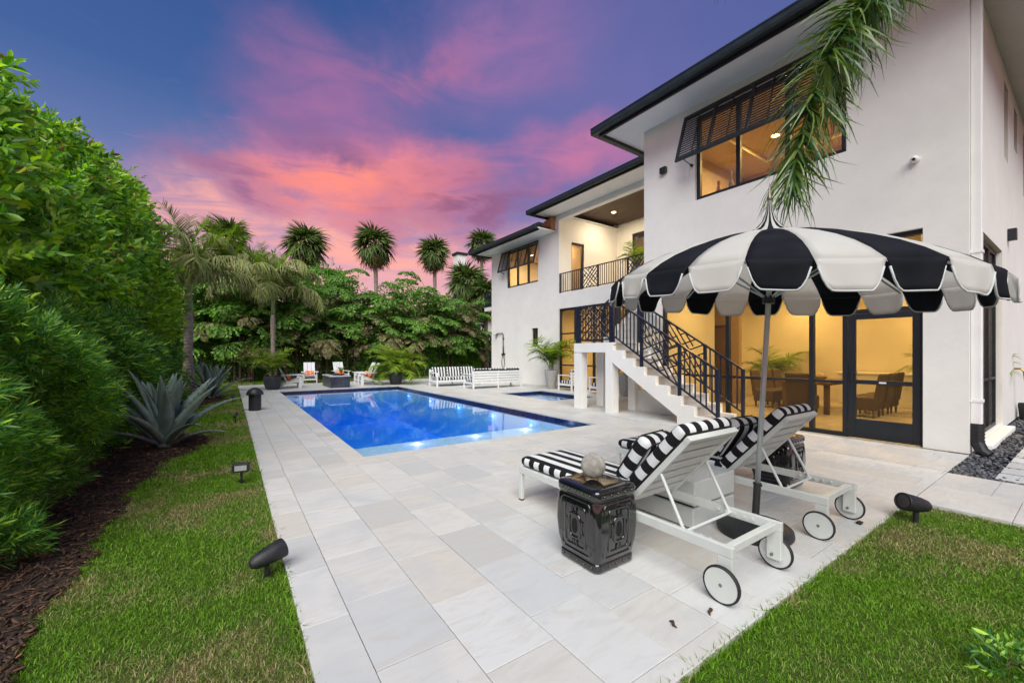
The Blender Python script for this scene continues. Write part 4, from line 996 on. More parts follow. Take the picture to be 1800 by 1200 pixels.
def make_chaise(label):
    t = thing('chaise_lounge', label, 'chaise lounge', group='striped chaise lounges on the terrace')
    W, L, zt = 0.66, 2.10, 0.33
    hw = W / 2
    for sx in (-1, 1):
        x = sx * (hw - 0.018)
        MB().box(x - 0.018, x + 0.018, 0, L, zt - 0.062, zt).build('side_rail', WHITE_METAL, t, bevel=0.004)
        MB().box(x - 0.018, x + 0.018, L - 0.05, L - 0.002, 0.012, zt - 0.063).build('leg', WHITE_METAL, t, bevel=0.004)
        MB().box(x - 0.017, x + 0.017, L - 0.049, L - 0.003, 0, 0.012).build('foot_cap', RUBBER, t)
        MB().box(x - 0.018, x + 0.018, 0.002, 0.09, 0.075, zt - 0.063).build('leg', WHITE_METAL, t, bevel=0.004)
        wx = x + sx * 0.034
        wh = MB().tube([(wx - 0.012, 0.055, 0.108), (wx + 0.012, 0.055, 0.108)], 0.098, 40).build('wheel', WHITE_METAL, t, bevel=0.003)
        MB().lathe([(0.098, -0.013), (0.107, -0.011), (0.109, 0), (0.107, 0.011), (0.098, 0.013), (0.0965, 0.0), (0.098, -0.013)], 40, caps=False).build('tyre', RUBBER, wh, smooth=True)
        ty = wh.children[0]; ty.rotation_euler = (0, R(90), 0); ty.location = (wx, 0.055, 0.108)
        MB().tube([(wx - sx * 0.06, 0.055, 0.108), (wx + sx * 0.014, 0.055, 0.108)], 0.010, 10).build('axle', simple('bolt_steel', (0.3, 0.29, 0.27), 0.35, metal=1) if 'bolt_steel' not in bpy.data.materials else bpy.data.materials['bolt_steel'], wh)
    MB().box(-hw + 0.037, hw - 0.037, 0.03, 0.075, zt - 0.06, zt - 0.012).build('cross_bar', WHITE_METAL, t, bevel=0.004)
    MB().box(-hw + 0.037, hw - 0.037, L - 0.04, L - 0.001, zt - 0.06, zt - 0.002).build('cross_bar', WHITE_METAL, t, bevel=0.004)
    # fixed seat slats
    hy = 0.80
    for i in range(9):
        y = hy + 0.07 + i * 0.137
        MB().box(-hw + 0.037, hw - 0.037, y, y + 0.09, zt - 0.022, zt - 0.004).build('seat_slat', WHITE_METAL, t)
    # adjustable back
    A = Vector((0, hy, zt)); B = Vector((0, 0.30, 0.895)); d = (B - A).normalized(); L2 = (B - A).length; nrm = Vector((1, 0, 0)).cross(d) * -1
    if nrm.z < 0: nrm = -nrm
    bk = MB()
    for sx in (-1, 1):
        x = sx * (hw - 0.05); bk.bar(A + Vector((x, 0, 0)), B + Vector((x, 0, 0)), 0.03, 0.04, nrm)
    bk.bar(B + Vector((-hw + 0.03, 0, 0)), B + Vector((hw - 0.03, 0, 0)), 0.04, 0.042, d)
    b = bk.build('backrest', WHITE_METAL, t, bevel=0.004)
    for i in range(6):
        c = A + d * (0.05 + i * (L2 - 0.07) / 6 + 0.048)
        MB().bar(c + Vector((-hw + 0.066, 0, 0)), c + Vector((hw - 0.066, 0, 0)), 0.016, 0.076, d).build('back_slat', WHITE_METAL, b)
    ym = 0.33
    for sx in (-1, 1):
        p = A + d * (L2 * 0.56) + Vector((sx * (hw - 0.05), 0, 0)) - nrm * 0.02
        MB().tube([p, (sx * (hw - 0.05), ym, zt - 0.03)], 0.011, 8).build('strut', WHITE_METAL, b)
    MB().tube([(-hw + 0.037, ym, zt - 0.03), (hw - 0.037, ym, zt - 0.03)], 0.010, 8).build('strut_bar', WHITE_METAL, t)
    for sx in (-1, 1):
        for k in range(5): MB().box(sx * (hw - 0.06) - 0.012, sx * (hw - 0.06) + 0.012, 0.16 + k * 0.06, 0.172 + k * 0.06, zt - 0.03, zt - 0.012).build('ratchet_tooth', WHITE_METAL, t)
    # cushions
    cl = L - hy + 0.02
    cushion('seat_cushion', W - 0.03, cl, 0.085, t, (0, hy + cl / 2 - 0.01, zt + 0.05))
    ang = math.atan2(B.z - A.z, -(B.y - A.y))
    mid = (A + B) / 2 + nrm * 0.075 + d * 0.02
    cushion('back_cushion', W - 0.03, L2 + 0.05, 0.09, t, mid, (-ang, 0, 0))
    return t, A, B, d, nrm
ch, A_, B_, d_, n_ = make_chaise('nearer striped chaise lounge with white frame beside the black stool')
ch.location = (2.695, 1.20, 0)
ch2 = copy_tree(ch); ch2['label'] = 'farther striped chaise lounge with white frame, closer to the house'; ch2.location = (4.13, 1.20, 0)
def throw_pillow(par_loc, label, dx, rz, lean):
    o = cushion('throw_pillow', 0.46, 0.46, 0.11, None, (0, 0, 0), mats=(ST_X, ST_Y), puff=0.03, r=0.05, piping=True, shade_under=False)
    o.location = Vector(par_loc) + Vector((dx, 0.86, 0.63)); o.rotation_euler = (-lean, 0, rz)
    return tag(o, label, 'pillow', 'striped throw pillows on the chaises')
throw_pillow(ch.location, 'striped throw pillow leaning on the nearer chaise back', 0.02, R(8), R(58))
throw_pillow(ch2.location, 'striped throw pillow leaning on the farther chaise back', 0.0, R(-5), R(58))

# ---- black ceramic garden stools
def make_stool(label):
    t = thing('garden_stool', label, 'garden stool', group='black ceramic garden stools')
    def sq(half, z, n=6):                                # rounded square ring
        pts = []; r = half * 0.22
        for k in range(4):
            cxk, cyk = [(1, 1), (-1, 1), (-1, -1), (1, -1)][k]
            for j in range(n + 1):
                a = (k + j / n) * math.pi / 2; pts.append((cxk * (half - r) + r * math.cos(a), cyk * (half - r) + r * math.sin(a), z))
        return pts
    rings = [(0.152, 0.0), (0.160, 0.012), (0.160, 0.05), (0.154, 0.056), (0.157, 0.065), (0.172, 0.14), (0.180, 0.24), (0.178, 0.33), (0.170, 0.40), (0.164, 0.415), (0.172, 0.422), (0.174, 0.462), (0.170, 0.472), (0.160, 0.480), (0.10, 0.483), (0.03, 0.484)]
    mb = MB(); vs = []; fs = []; n = 28
    for h, z in rings: vs += sq(h, z)
    for i in range(len(rings) - 1):
        for j in range(n): fs.append((i * n + j, i * n + (j + 1) % n, (i + 1) * n + (j + 1) % n, (i + 1) * n + j))
    fs += [tuple(range(n))[::-1], tuple((len(rings) - 1) * n + j for j in range(n))]
    body = mb.add(vs, fs).build('body', GLAZE, t, smooth=True); 
    md = body.modifiers.new('bev', 'BEVEL'); md.width = 0.004; md.limit_method = 'ANGLE'; md.angle_limit = R(35)
    def half_at(z): return np.interp(z, [q[1] for q in rings], [q[0] for q in rings])
    def relief(path, r, name, k):
        def P(u, z): p = Vector((u, -(half_at(z) + 0.001), z)); return Matrix.Rotation(k * math.pi / 2, 4, 'Z') @ p
        MB().tube([P(u, z) for u, z in path], r, 6, caps=False).build(name, GLAZE, t, smooth=True)
    def rrect(hw, z0, z1, r=0.018, n=4):
        out = []
        for cxk, czk, a0 in ((hw - r, z1 - r, 0), (-hw + r, z1 - r, 90), (-hw + r, z0 + r, 180), (hw - r, z0 + r, 270)):
            for j in range(n + 1): a = R(a0 + 90 * j / n); out.append((cxk + r * math.cos(a), czk + r * math.sin(a)))
        return out + [out[0]]
    HOLE = simple('dark_opening', (0.002, 0.002, 0.002), 0.9) if 'dark_opening' not in bpy.data.materials else bpy.data.materials['dark_opening']
    for k in range(4):
        relief(rrect(0.118, 0.085, 0.395, 0.03), 0.006, 'panel_frame', k)
        relief(rrect(0.082, 0.12, 0.36, 0.02), 0.007, 'panel_frame', k)
        relief(rrect(0.045, 0.17, 0.31, 0.03), 0.009, 'fret_ring', k)
        for (u, z, hw, hh) in ((-0.05, 0.345, 0.018, 0.022), (0.05, 0.345, 0.018, 0.022), (0, 0.34, 0.014, 0.02), (-0.05, 0.14, 0.018, 0.018), (0.05, 0.14, 0.018, 0.018), (0, 0.14, 0.014, 0.016)):
            relief(rrect(hw, z - hh, z + hh, 0.008), 0.005, 'scroll', k)
        for sx in (-1, 1): relief([(sx * 0.064, 0.20), (sx * 0.055, 0.24), (sx * 0.064, 0.28)], 0.007, 'scroll', k)
        rot = Matrix.Rotation(k * math.pi / 2, 4, 'Z'); hm = half_at(0.24) + 0.0005
        mbh = MB(); pts = [(0.022 * math.cos(a), 0.24 + 0.045 * math.sin(a)) for a in np.linspace(0, 2 * math.pi, 17)[:-1]]
        mbh.add([rot @ Vector((u, -hm - 0.001, z)) for u, z in pts] + [rot @ Vector((u, -hm + 0.02, z)) for u, z in pts], [tuple(range(16)), tuple(range(16, 32))] + [(i, (i + 1) % 16, 16 + (i + 1) % 16, 16 + i) for i in range(16)]); mbh.build('opening', HOLE, t)
        for zb in (0.443, 0.03):                         # rows of studs
            for j in range(5):
                u = -0.115 + j * 0.0575; c = rot @ Vector((u, -half_at(zb) - 0.001, zb)); MB().lathe([(0.001, -0.009), (0.008, -0.004), (0.008, 0.004), (0.001, 0.009)], 8, c).build('stud', GLAZE, t, smooth=True)
    return t
stl = make_stool('glossy black carved garden stool holding the beaded ball'); stl.location = (2.15, 2.05, 0); stl.scale = (1.17, 1.17, 1.15)
# mother-of-pearl-like amber top catching the room light is glazed the same black
stl2 = copy_tree(stl); stl2['label'] = 'glossy black carved garden stool half hidden behind the farther chaise'; stl2.location = (5.02, 2.05, 0)
_m = Mat('beaded_ball', 0.45, metal=0.5); _p = _m.pos(coord='obj'); _m.color(_m.ramp(_m.noise(_p, 30, 3), [(0.3, (0.30, 0.28, 0.24)), (0.7, (0.52, 0.50, 0.45))])); BEAD = _m.m
ball = tag(MB().lathe([(max(0.001, 0.08 * math.sin(a)), -0.08 * math.cos(a)) for a in np.linspace(0, math.pi, 17)], 24).build('beaded_ball', BEAD, smooth=True), 'silver grey beaded decorative ball on the black garden stool', 'ball')
ball.location = (2.13, 2.06, 0.653)
bm = bmesh.new(); bmesh.ops.create_icosphere(bm, subdivisions=1, radius=0.0062); bv = np.array([v.co[:] for v in bm.verts]); bf = np.array([[v.index for v in f.verts] for f in bm.faces]); bm.free()
n = 900; i = np.arange(n) + 0.5; ph = np.arccos(1 - 2 * i / n); th = math.pi * (1 + 5 ** 0.5) * i
pts = 0.082 * np.stack([np.cos(th) * np.sin(ph), np.sin(th) * np.sin(ph), np.cos(ph)], 1)
v, f = scatter(bv, bf, np.tile(np.eye(3), (n, 1, 1)), pts, np.ones(n)); stuff(np_mesh('beads', v, f, BEAD, ball, True))

# ---- white two-tier side table between the chaises
tb = thing('side_table', 'white two tier block side table between the chaises', 'side table', (3.45, 2.2, 0))
MB().box(-0.33, 0.33, -0.30, 0.30, 0.012, 0.17).build('lower_block', WHITE_METAL, tb, bevel=0.008); MB().box(-0.29, 0.29, -0.26, 0.26, 0.17, 0.19).build('gap', BLACK_PLASTIC, tb)  # recessed black strip put in for the shadow between the blocks
MB().box(-0.31, 0.33, -0.30, 0.30, 0.19, 0.39).build('upper_block', WHITE_METAL, tb, bevel=0.008); MB().box(-0.29, 0.29, -0.26, 0.26, 0, 0.012).build('plinth', BLACK_PLASTIC, tb)

# ---- black and white scalloped umbrella
UB = Vector((3.50, 1.60, 0)); UC = Vector((3.65, 1.55, 2.02))
um = thing('patio_umbrella', 'large black and white scalloped patio umbrella over the chaises', 'umbrella', UB)
_m = Mat('canopy_white', 0.85, spec=0.1); _p = _m.pos(coord='obj'); _w = _m.noise(_p, 5, 4, 0.5); _m.color(_m.ramp(_w, [(0.3, (0.76, 0.75, 0.71)), (0.7, (0.83, 0.82, 0.78))])); _m.bump(_m.math('ADD', _m.noise(_p, 300, 2), _m.math('MULTIPLY', _w, 4)), 0.15, 0.004)
CAN_W = _m
_m = Mat('canopy_black', 0.85, spec=0.1); _p = _m.pos(coord='obj'); _w = _m.noise(_p, 5, 4, 0.5); _m.color(_m.ramp(_w, [(0.3, (0.007, 0.008, 0.011)), (0.7, (0.014, 0.015, 0.019))])); _m.bump(_m.math('ADD', _m.noise(_p, 300, 2), _m.math('MULTIPLY', _w, 4)), 0.15, 0.004)
CAN_B = _m.m
tr = CAN_W.n('ShaderNodeBsdfTranslucent'); tr.inputs[0].default_value = (0.82, 0.81, 0.78, 1); mx = CAN_W.n('ShaderNodeMixShader'); mx.inputs[0].default_value = 0.6
CAN_W.l(CAN_W.b.outputs[0], mx.inputs[1]); CAN_W.l(tr.outputs[0], mx.inputs[2]); CAN_W.l(mx.outputs[0], CAN_W.out.inputs[0]); CAN_W = CAN_W.m
CAN_TRIM = simple('canopy_binding', (0.50, 0.52, 0.52), 0.8)
NG, RAD, PH0 = 24, 1.24, 2.66
TY = -0.061
def cpt(r, th, z):                                       # canopy point, axis tipped a little towards -Y
    ex, ey = r * math.cos(th), r * math.sin(th)
    return UC + Vector((ex, ey, z - TY * ey)) - UB
PROF = [(0.012, 0.71), (0.017, 0.65), (0.030, 0.58), (0.058, 0.51), (0.105, 0.455), (0.18, 0.41), (0.32, 0.375), (0.48, 0.335), (0.66, 0.28), (0.84, 0.215), (1.0, 0.145), (1.13, 0.075), (RAD, 0.0)]
RIBS = 8
for g in range(NG):
    t0 = PH0 + 2 * math.pi * g / NG; dt = 2 * math.pi / NG; m = 6; vs = []; fs = []
    for r, z in PROF:
        for j in range(m + 1):
            u = j / m; puffv = 0.02 * math.sin(math.pi * u) * math.sin(math.pi * min(1, r / RAD)) * (1 if r > 0.15 else 0)
            # cloth sags between the eight ribs
            th = t0 + dt * u; ridge = abs(math.sin(RIBS / 2 * (th - PH0))) ; sag = -0.018 * ridge * (r / RAD) ** 2
            vs.append(cpt(r, th, z + puffv * 0.4 + sag))
    k = len(PROF)
    for i in range(k - 1):
        for j in range(m): fs.append((i * (m + 1) + j, i * (m + 1) + j + 1, (i + 1) * (m + 1) + j + 1, (i + 1) * (m + 1) + j))
    white = g % 2 == 0
    pn = MB().add(vs, fs).build('canopy_panel', CAN_W if white else CAN_B, um, smooth=True, solid=0.003)
    # scalloped valance flap
    vs = []; fs = []; mv = 14; rows = 5; edge = []
    jit = random.uniform(-0.022, 0.028); ph_ = random.uniform(0, 6.28)
    for i in range(rows + 1):
        for j in range(mv + 1):
            u = j / mv; e = min(u, 1 - u)
            drop = 0.045 + 0.130 * min(1.0, (math.sin(min(e / 0.24, 1) * math.pi / 2)) ** 0.8)
            th = t0 + dt * (0.5 + (u - 0.5) * (1 - 0.08 * i / rows)); ridge = abs(math.sin(RIBS / 2 * (th - PH0)))
            q = i / rows; rr = RAD + 0.004 + (0.016 + jit) * q + 0.012 * math.sin(math.pi * u) * q + 0.008 * math.sin(9 * u + ph_) * q
            p = cpt(rr, th, -drop * q - 0.018 * ridge)
            vs.append(p)
            if i == rows: edge.append(p)
    for i in range(rows):
        for j in range(mv): fs.append((i * (mv + 1) + j, i * (mv + 1) + j + 1, (i + 1) * (mv + 1) + j + 1, (i + 1) * (mv + 1) + j))
    vl = MB().add(vs, fs).build('valance', CAN_W if white else CAN_B, um, smooth=True, solid=0.003)
    MB().tube(edge, 0.0055, 6).build('binding', CAN_TRIM, vl, smooth=True)
def lean(z):                                             # pole axis
    return (UC - UB) * (z / 2.02) * 1.0 if z <= 2.02 else (UC - UB) + Vector((0.02 * (z - 2.02), 0.0, z - 2.02))
def leanp(z): v = (UC - UB); return Vector((v.x * z / 2.02, v.y * z / 2.02, z))
MB().tube([leanp(0.35), leanp(1.2), leanp(2.4), leanp(2.62)], 0.020, 16).build('pole', POLE, um, smooth=True)
MB().tube([leanp(0.06), leanp(0.39)], 0.027, 16).tube([leanp(0.385), leanp(0.40)], 0.031, 16).build('base_tube', BLACK_PLASTIC, um)
MB().tube([leanp(0.37) + Vector((0.02, 0, 0)), leanp(0.37) + Vector((0.06, 0, 0))], 0.014, 10).build('clamp_knob', BLACK_PLASTIC, um)
MB().lathe([(0.265, 0), (0.275, 0.02), (0.27, 0.055), (0.25, 0.072), (0.12, 0.085), (0.05, 0.10), (0.03, 0.11)], 40).build('base', BLACK_PLASTIC, um, smooth=True)
tp = cpt(0, 0, 0.71)
MB().lathe([(0.016, -0.03), (0.018, 0.0), (0.008, 0.03), (0.006, 0.09), (0.002, 0.12)], 12, tp).build('finial', simple('brass_finial', (0.25, 0.22, 0.15), 0.4, metal=0.7), um, smooth=True)
MB().tube([leanp(1.86), leanp(1.92)], 0.045, 16).build('runner', BLACK_PLASTIC, um); MB().tube([leanp(2.30), leanp(2.36)], 0.045, 16).build('hub', BLACK_PLASTIC, um)
for k in range(RIBS):
    th = PH0 + 2 * math.pi * k / RIBS
    MB().tube([cpt(0.05, th, 0.30), cpt(0.5, th, 0.30), cpt(0.9, th, 0.165), cpt(RAD - 0.015, th, -0.018)], 0.009, 6).build('rib', POLE, um)
    MB().tube([leanp(1.89), cpt(0.62, th, 0.26)], 0.008, 6).build('strut', POLE, um)

# ---- landscape speakers and lights
def bullet_speaker(label, loc, rz, tilt):
    t = thing('garden_speaker', label, 'speaker', loc, rz, 'bullet garden speakers')
    prof = [(0.0, -0.13), (0.03, -0.125), (0.052, -0.09), (0.066, -0.02), (0.073, 0.06), (0.076, 0.12), (0.074, 0.128), (0.066, 0.118), (0.0, 0.112)]
    b = MB().lathe(prof, 24).build('housing', BLACK_PLASTIC, t, smooth=True); b.rotation_euler = (R(90) - tilt, 0, 0); b.location = (0, 0, 0.155)
    b.modifiers.new('b', 'BEVEL').width = 0.003
    g = MB().lathe([(0.064, 0.1185), (0.05, 0.123), (0.0, 0.126)], 24).build('grille', simple('grille_cloth', (0.05, 0.045, 0.042), 0.9, bump=0.6, bscale=300) if 'grille_cloth' not in bpy.data.materials else bpy.data.materials['grille_cloth'], b, smooth=True)
    MB().tube([(0, 0.0, -0.05), (0, 0, 0.11)], 0.020, 12).lathe([(0.034, -0.03), (0.034, -0.012), (0.02, 0.0)], 12).build('stake', BLACK_PLASTIC, t)
    return t
sx, sy = gnd(470, 1006); bullet_speaker('black bullet speaker in the lawn beside the paving edge', (sx, sy, -0.02), R(112), R(10)).scale = (0.85, 0.85, 0.85)
sx, sy = gnd(1597, 908); bullet_speaker('black bullet speaker at the lawn corner by the path', (sx - 0.02, sy - 0.05, -0.02), R(238), R(12))
bo = thing('garden_subwoofer', 'black mushroom capped subwoofer post at the paving edge', 'speaker', (0.53, 12.3, 0))
MB().lathe([(0.135, 0), (0.14, 0.01), (0.14, 0.40), (0.12, 0.42)], 32).build('body', BLACK_PLASTIC, bo, bevel=0.004); MB().lathe([(0.19, 0.40), (0.195, 0.42), (0.17, 0.49), (0.12, 0.545), (0.06, 0.575), (0.001, 0.585)], 32).build('cap', BLACK_PLASTIC, bo, smooth=True)
MB().tube([(-0.14, 0, 0.03), (-0.22, -0.02, 0.04), (-0.30, 0.0, -0.02)], 0.008, 6).build('cable', RUBBER, bo)
def spot(label, px, py, kind):
    x, y = gnd(px, py); t = thing('landscape_light', label, 'landscape light', (x, y, -0.03), R(-10), 'landscape lights in the lawn')
    MB().tube([(0, 0, -0.02), (0.004, 0, 0.08), (0, 0, 0.13)], 0.011, 8).lathe([(0.026, 0.03), (0.026, 0.045), (0.011, 0.05)], 10).build('stake', BLACK_PLASTIC, t)
    if kind == 'flood':
        h = MB().prism([(-0.075, -0.048), (0.075, -0.048), (0.085, -0.035), (0.085, 0.04), (0.07, 0.05), (-0.07, 0.05), (-0.085, 0.04), (-0.085, -0.035)], 'y', -0.04, 0.035).build('head', BLACK_PLASTIC, t, bevel=0.006); h.location = (0, 0, 0.185)
        MB().box(-0.058, 0.058, -0.0435, -0.039, -0.028, 0.03).build('lens', simple('lens_frost', (0.35, 0.37, 0.36), 0.2), h)
    else:
        h = MB().lathe([(0.02, -0.05), (0.032, -0.03), (0.036, 0.06), (0.03, 0.05), (0.0, 0.045)], 14).build('head', BLACK_PLASTIC, t, smooth=True); h.location = (0, 0, 0.17); h.rotation_euler = (R(-35), R(30), 0)
spot('black rectangular floodlight in the near lawn', 424, 845, 'flood'); spot('small black spotlight in the lawn by the large agave', 414, 742, 'spot'); spot('small black spotlight beside the farther agave', 409, 705, 'spot')
dl = simple('dry_leaf', (0.06, 0.03, 0.016), 0.9)
for (px, py, rz, lab, L) in ((1249, 1076, 0.5, 'curled brown dead leaf on the paver near the chaise wheel', 0.075), (1184, 1098, 1.2, 'thin brown twig leaf on the pavers by the lawn', 0.06)):
    x, y = gnd(px, py); o = MB().tube([(-L / 2, 0, 0.006), (-L / 6, 0.008, 0.010), (L / 5, -0.004, 0.011), (L / 2, 0.006, 0.005)], [0.002, 0.008, 0.009, 0.002], 6).build('dead_leaf', dl, smooth=True); o.location = (x, y, 0); o.rotation_euler = (0, 0, rz); tag(o, lab, 'leaf')
x, y = gnd(1511, 920); o = MB().box(-0.03, 0.03, -0.018, 0.018, 0, 0.018).build('paver_clip', BLACK_PLASTIC, bevel=0.004); o.location = (x, y, 0); tag(o, 'small black plastic clip lying on the pavers', 'clip')

# ---- sofas, armchairs
def make_seat(name, label, cat, W, D, loc, rz, nsec, group):
    """local: faces -Y, back at +Y"""
    t = thing(name, label, cat, loc, rz, group); hw = W / 2
    for sx in (-1, 1):
        x = sx * (hw - 0.03)
        MB().box(x - 0.03, x + 0.03, -D / 2, -D / 2 + 0.06, 0, 0.58).build('leg', WHITE_WOOD, t, bevel=0.004); MB().box(x - 0.03, x + 0.03, D / 2 - 0.06, D / 2, 0, 0.74).build('leg', WHITE_WOOD, t, bevel=0.004)
        MB().box(x - 0.035, x + 0.035, -D / 2 - 0.005, D / 2 - 0.06, 0.58, 0.61).build('armrest', WHITE_WOOD, t, bevel=0.004); MB().box(x - 0.02, x + 0.02, -D / 2 + 0.06, D / 2 - 0.06, 0.19, 0.27).build('side_rail', WHITE_WOOD, t)
    MB().box(-hw + 0.06, hw - 0.06, -D / 2 + 0.01, -D / 2 + 0.05, 0.19, 0.27).build('front_rail', WHITE_WOOD, t); MB().box(-hw + 0.06, hw - 0.06, -D / 2 + 0.06, D / 2 - 0.06, 0.235, 0.26).build('seat_deck', WHITE_WOOD, t)
    for i in range(5): MB().box(-hw + 0.06, hw - 0.06, D / 2 - 0.05, D / 2 - 0.02, 0.20 + i * 0.108, 0.292 + i * 0.108).build('back_slat', WHITE_WOOD, t, bevel=0.003)
    if W > 1.5: MB().box(-0.03, 0.03, D / 2 - 0.02, D / 2 - 0.002, 0.0, 0.74).build('leg', WHITE_WOOD, t)
    cw = (W - 0.14) / nsec
    for i in range(nsec):
        x = -hw + 0.07 + cw * (i + 0.5)
        cushion('seat_cushion', cw - 0.01, D - 0.16, 0.13, t, (x, -0.02, 0.33), mats=(ST_X2, ST_Y2)); cushion('back_cushion', cw - 0.01, 0.48, 0.13, t, (x, D / 2 - 0.15, 0.60), (R(78), 0, 0), mats=(ST_X2, ST_Y2))
    return t
make_seat('sofa', 'white slatted sofa seen from behind, striped cushions, beside the spa', 'sofa', 2.45, 0.85, (9.35, 14.93, 0), R(180), 3, 'striped outdoor sofas')
make_seat('sofa', 'striped outdoor sofa facing the camera behind the slatted sofa', 'sofa', 2.3, 0.85, (8.55, 16.85, 0), 0, 3, 'striped outdoor sofas')
make_seat('armchair', 'striped white armchair beside the pale planter, farther from the stairs', 'armchair', 0.75, 0.80, (11.15, 11.95, 0), R(180), 1, 'striped armchairs by the screens')
make_seat('armchair', 'striped white armchair seen between the staircase pillars', 'armchair', 0.75, 0.80, (11.05, 10.15, 0), R(180), 1, 'striped armchairs by the screens')

# ---- adirondack chairs round the fire table
ORANGE = Mat('orange_print', 0.85); _p = ORANGE.pos(coord='obj', scale=(9, 9, 9)); _v = ORANGE.n('ShaderNodeTexVoronoi'); _v.inputs['Scale'].default_value = 1.4; ORANGE.l(_p, _v.inputs['Vector'])
ORANGE.color(ORANGE.ramp(_v.outputs['Distance'], [(0.30, (0.78, 0.72, 0.62)), (0.34, (0.75, 0.15, 0.015))])); ORANGE = ORANGE.m
def make_adirondack(label):
    t = thing('adirondack_chair', label, 'adirondack chair', group='white chairs round the fire table')
    for sx in (-1, 1):
        MB().box(sx * 0.30 - 0.02, sx * 0.30 + 0.02, -0.42, -0.30, 0, 0.53).build('front_leg', WHITE_WOOD, t, bevel=0.003)
        MB().box(sx * 0.31 - 0.07, sx * 0.31 + 0.07, -0.50, 0.30, 0.53, 0.556).build('armrest', WHITE_WOOD, t, bevel=0.004)
        MB().prism([(-0.40, 0.26), (-0.40, 0.38), (-0.1, 0.33), (0.25, 0.20), (0.58, 0.0), (0.46, 0.0), (0.2, 0.13), (-0.1, 0.22)], 'x', sx * 0.25 - 0.018, sx * 0.25 + 0.018).build('rear_leg', WHITE_WOOD, t)
    for i in range(5):
        y = -0.40 + i * 0.105; z = 0.385 - 0.03 * i * (0.6 + 0.1 * i); MB().bar((-0.28, y + 0.045, z + 0.012), (0.28, y + 0.045, z + 0.012), 0.095, 0.02).build('seat_slat', WHITE_WOOD, t)
    A, B = Vector((0, 0.10, 0.24)), Vector((0, 0.46, 1.0)); d = (B - A).normalized()
    for i in range(3):
        x = (i - 1) * 0.172; MB().bar(A + Vector((x, 0, 0)), B + Vector((x, 0, 0)), 0.16, 0.022, (0, -d.z, d.y)).build('back_slat', WHITE_WOOD, t, bevel=0.003)
    MB().box(-0.30, 0.30, 0.27, 0.30, 0.50, 0.56).build('back_rail', WHITE_WOOD, t); MB().box(-0.28, 0.28, -0.40, -0.37, 0.16, 0.22).build('front_rail', WHITE_WOOD, t)
    return t
ad = make_adirondack('white adirondack chair on the far left of the fire table'); spots = [
    ((2.10, 19.6), R(90), 'white adirondack chair left of the fire table, beside the dark planter'), ((3.25, 22.3), R(-6), 'white adirondack chair behind the fire table, nearer the left planter'),
    ((4.75, 22.6), R(6), 'white adirondack chair behind the fire table, right of centre'), ((5.35, 19.5), R(-92), 'nearer white adirondack chair right of the fire table'), ((5.45, 20.6), R(-88), 'farther white adirondack chair right of the fire table')]
for i, ((x, y), rz, lab) in enumerate(spots):
    o = ad if i == 0 else copy_tree(ad); o['label'] = lab; o.location = (x, y, 0); o.rotation_euler = (0, 0, rz)
    p = cushion('orange_pillow', 0.42, 0.30, 0.10, None, (0, 0, 0), mats=(ORANGE, ORANGE), puff=0.03, r=0.05, shade_under=False)
    M = Matrix.Translation((x, y, 0)) @ Matrix.Rotation(rz, 4, 'Z') @ Matrix.Translation((0, 0.07, 0.46)) @ Matrix.Rotation(R(66), 4, 'X'); p.matrix_world = M
    tag(p, 'orange patterned pillow on the ' + lab.replace('white adirondack ', ''), 'pillow', 'orange pillows')
FIRE = simple('fire_tile', (0.045, 0.052, 0.065), 0.35, var=0.3, scale=4)
fp = thing('fire_table', 'dark tiled fire table with pale top at the end of the pool', 'fire table', (3.85, 19.2, 0))
mb = MB().box(-0.38, 0.38, -0.88, 0.88, 0, 0.46); mb.build('body', FIRE, fp)
for i in range(4):
    for j in range(3): MB().box(-0.375 + i * 0.19, -0.193 + i * 0.19, -0.886, -0.8795, 0.006 + j * 0.152, 0.152 + j * 0.152).build('tile', FIRE, fp)
for i in range(8):
    for j in range(3):
        for sx in (-1, 1): MB().box(*sorted((sx * 0.3795, sx * 0.386)), -0.875 + i * 0.219, -0.664 + i * 0.219, 0.006 + j * 0.152, 0.152 + j * 0.152).build('tile', FIRE, fp)
MB().box(-0.41, 0.41, -0.91, 0.91, 0.465, 0.51).build('top', STONE, fp, bevel=0.006); MB().box(-0.18, 0.18, -0.6, 0.6, 0.51, 0.55).build('burner_tray', BLACK_PLASTIC, fp)
vs_ = thing('centrepiece', 'small green plant in a dark bowl on the fire table', 'plant', (3.95, 18.65, 0.51))
MB().lathe([(0.06, 0), (0.13, 0.03), (0.14, 0.07), (0.12, 0.06), (0, 0.05)], 20).build('bowl', BLACK_PLASTIC, vs_, smooth=True)

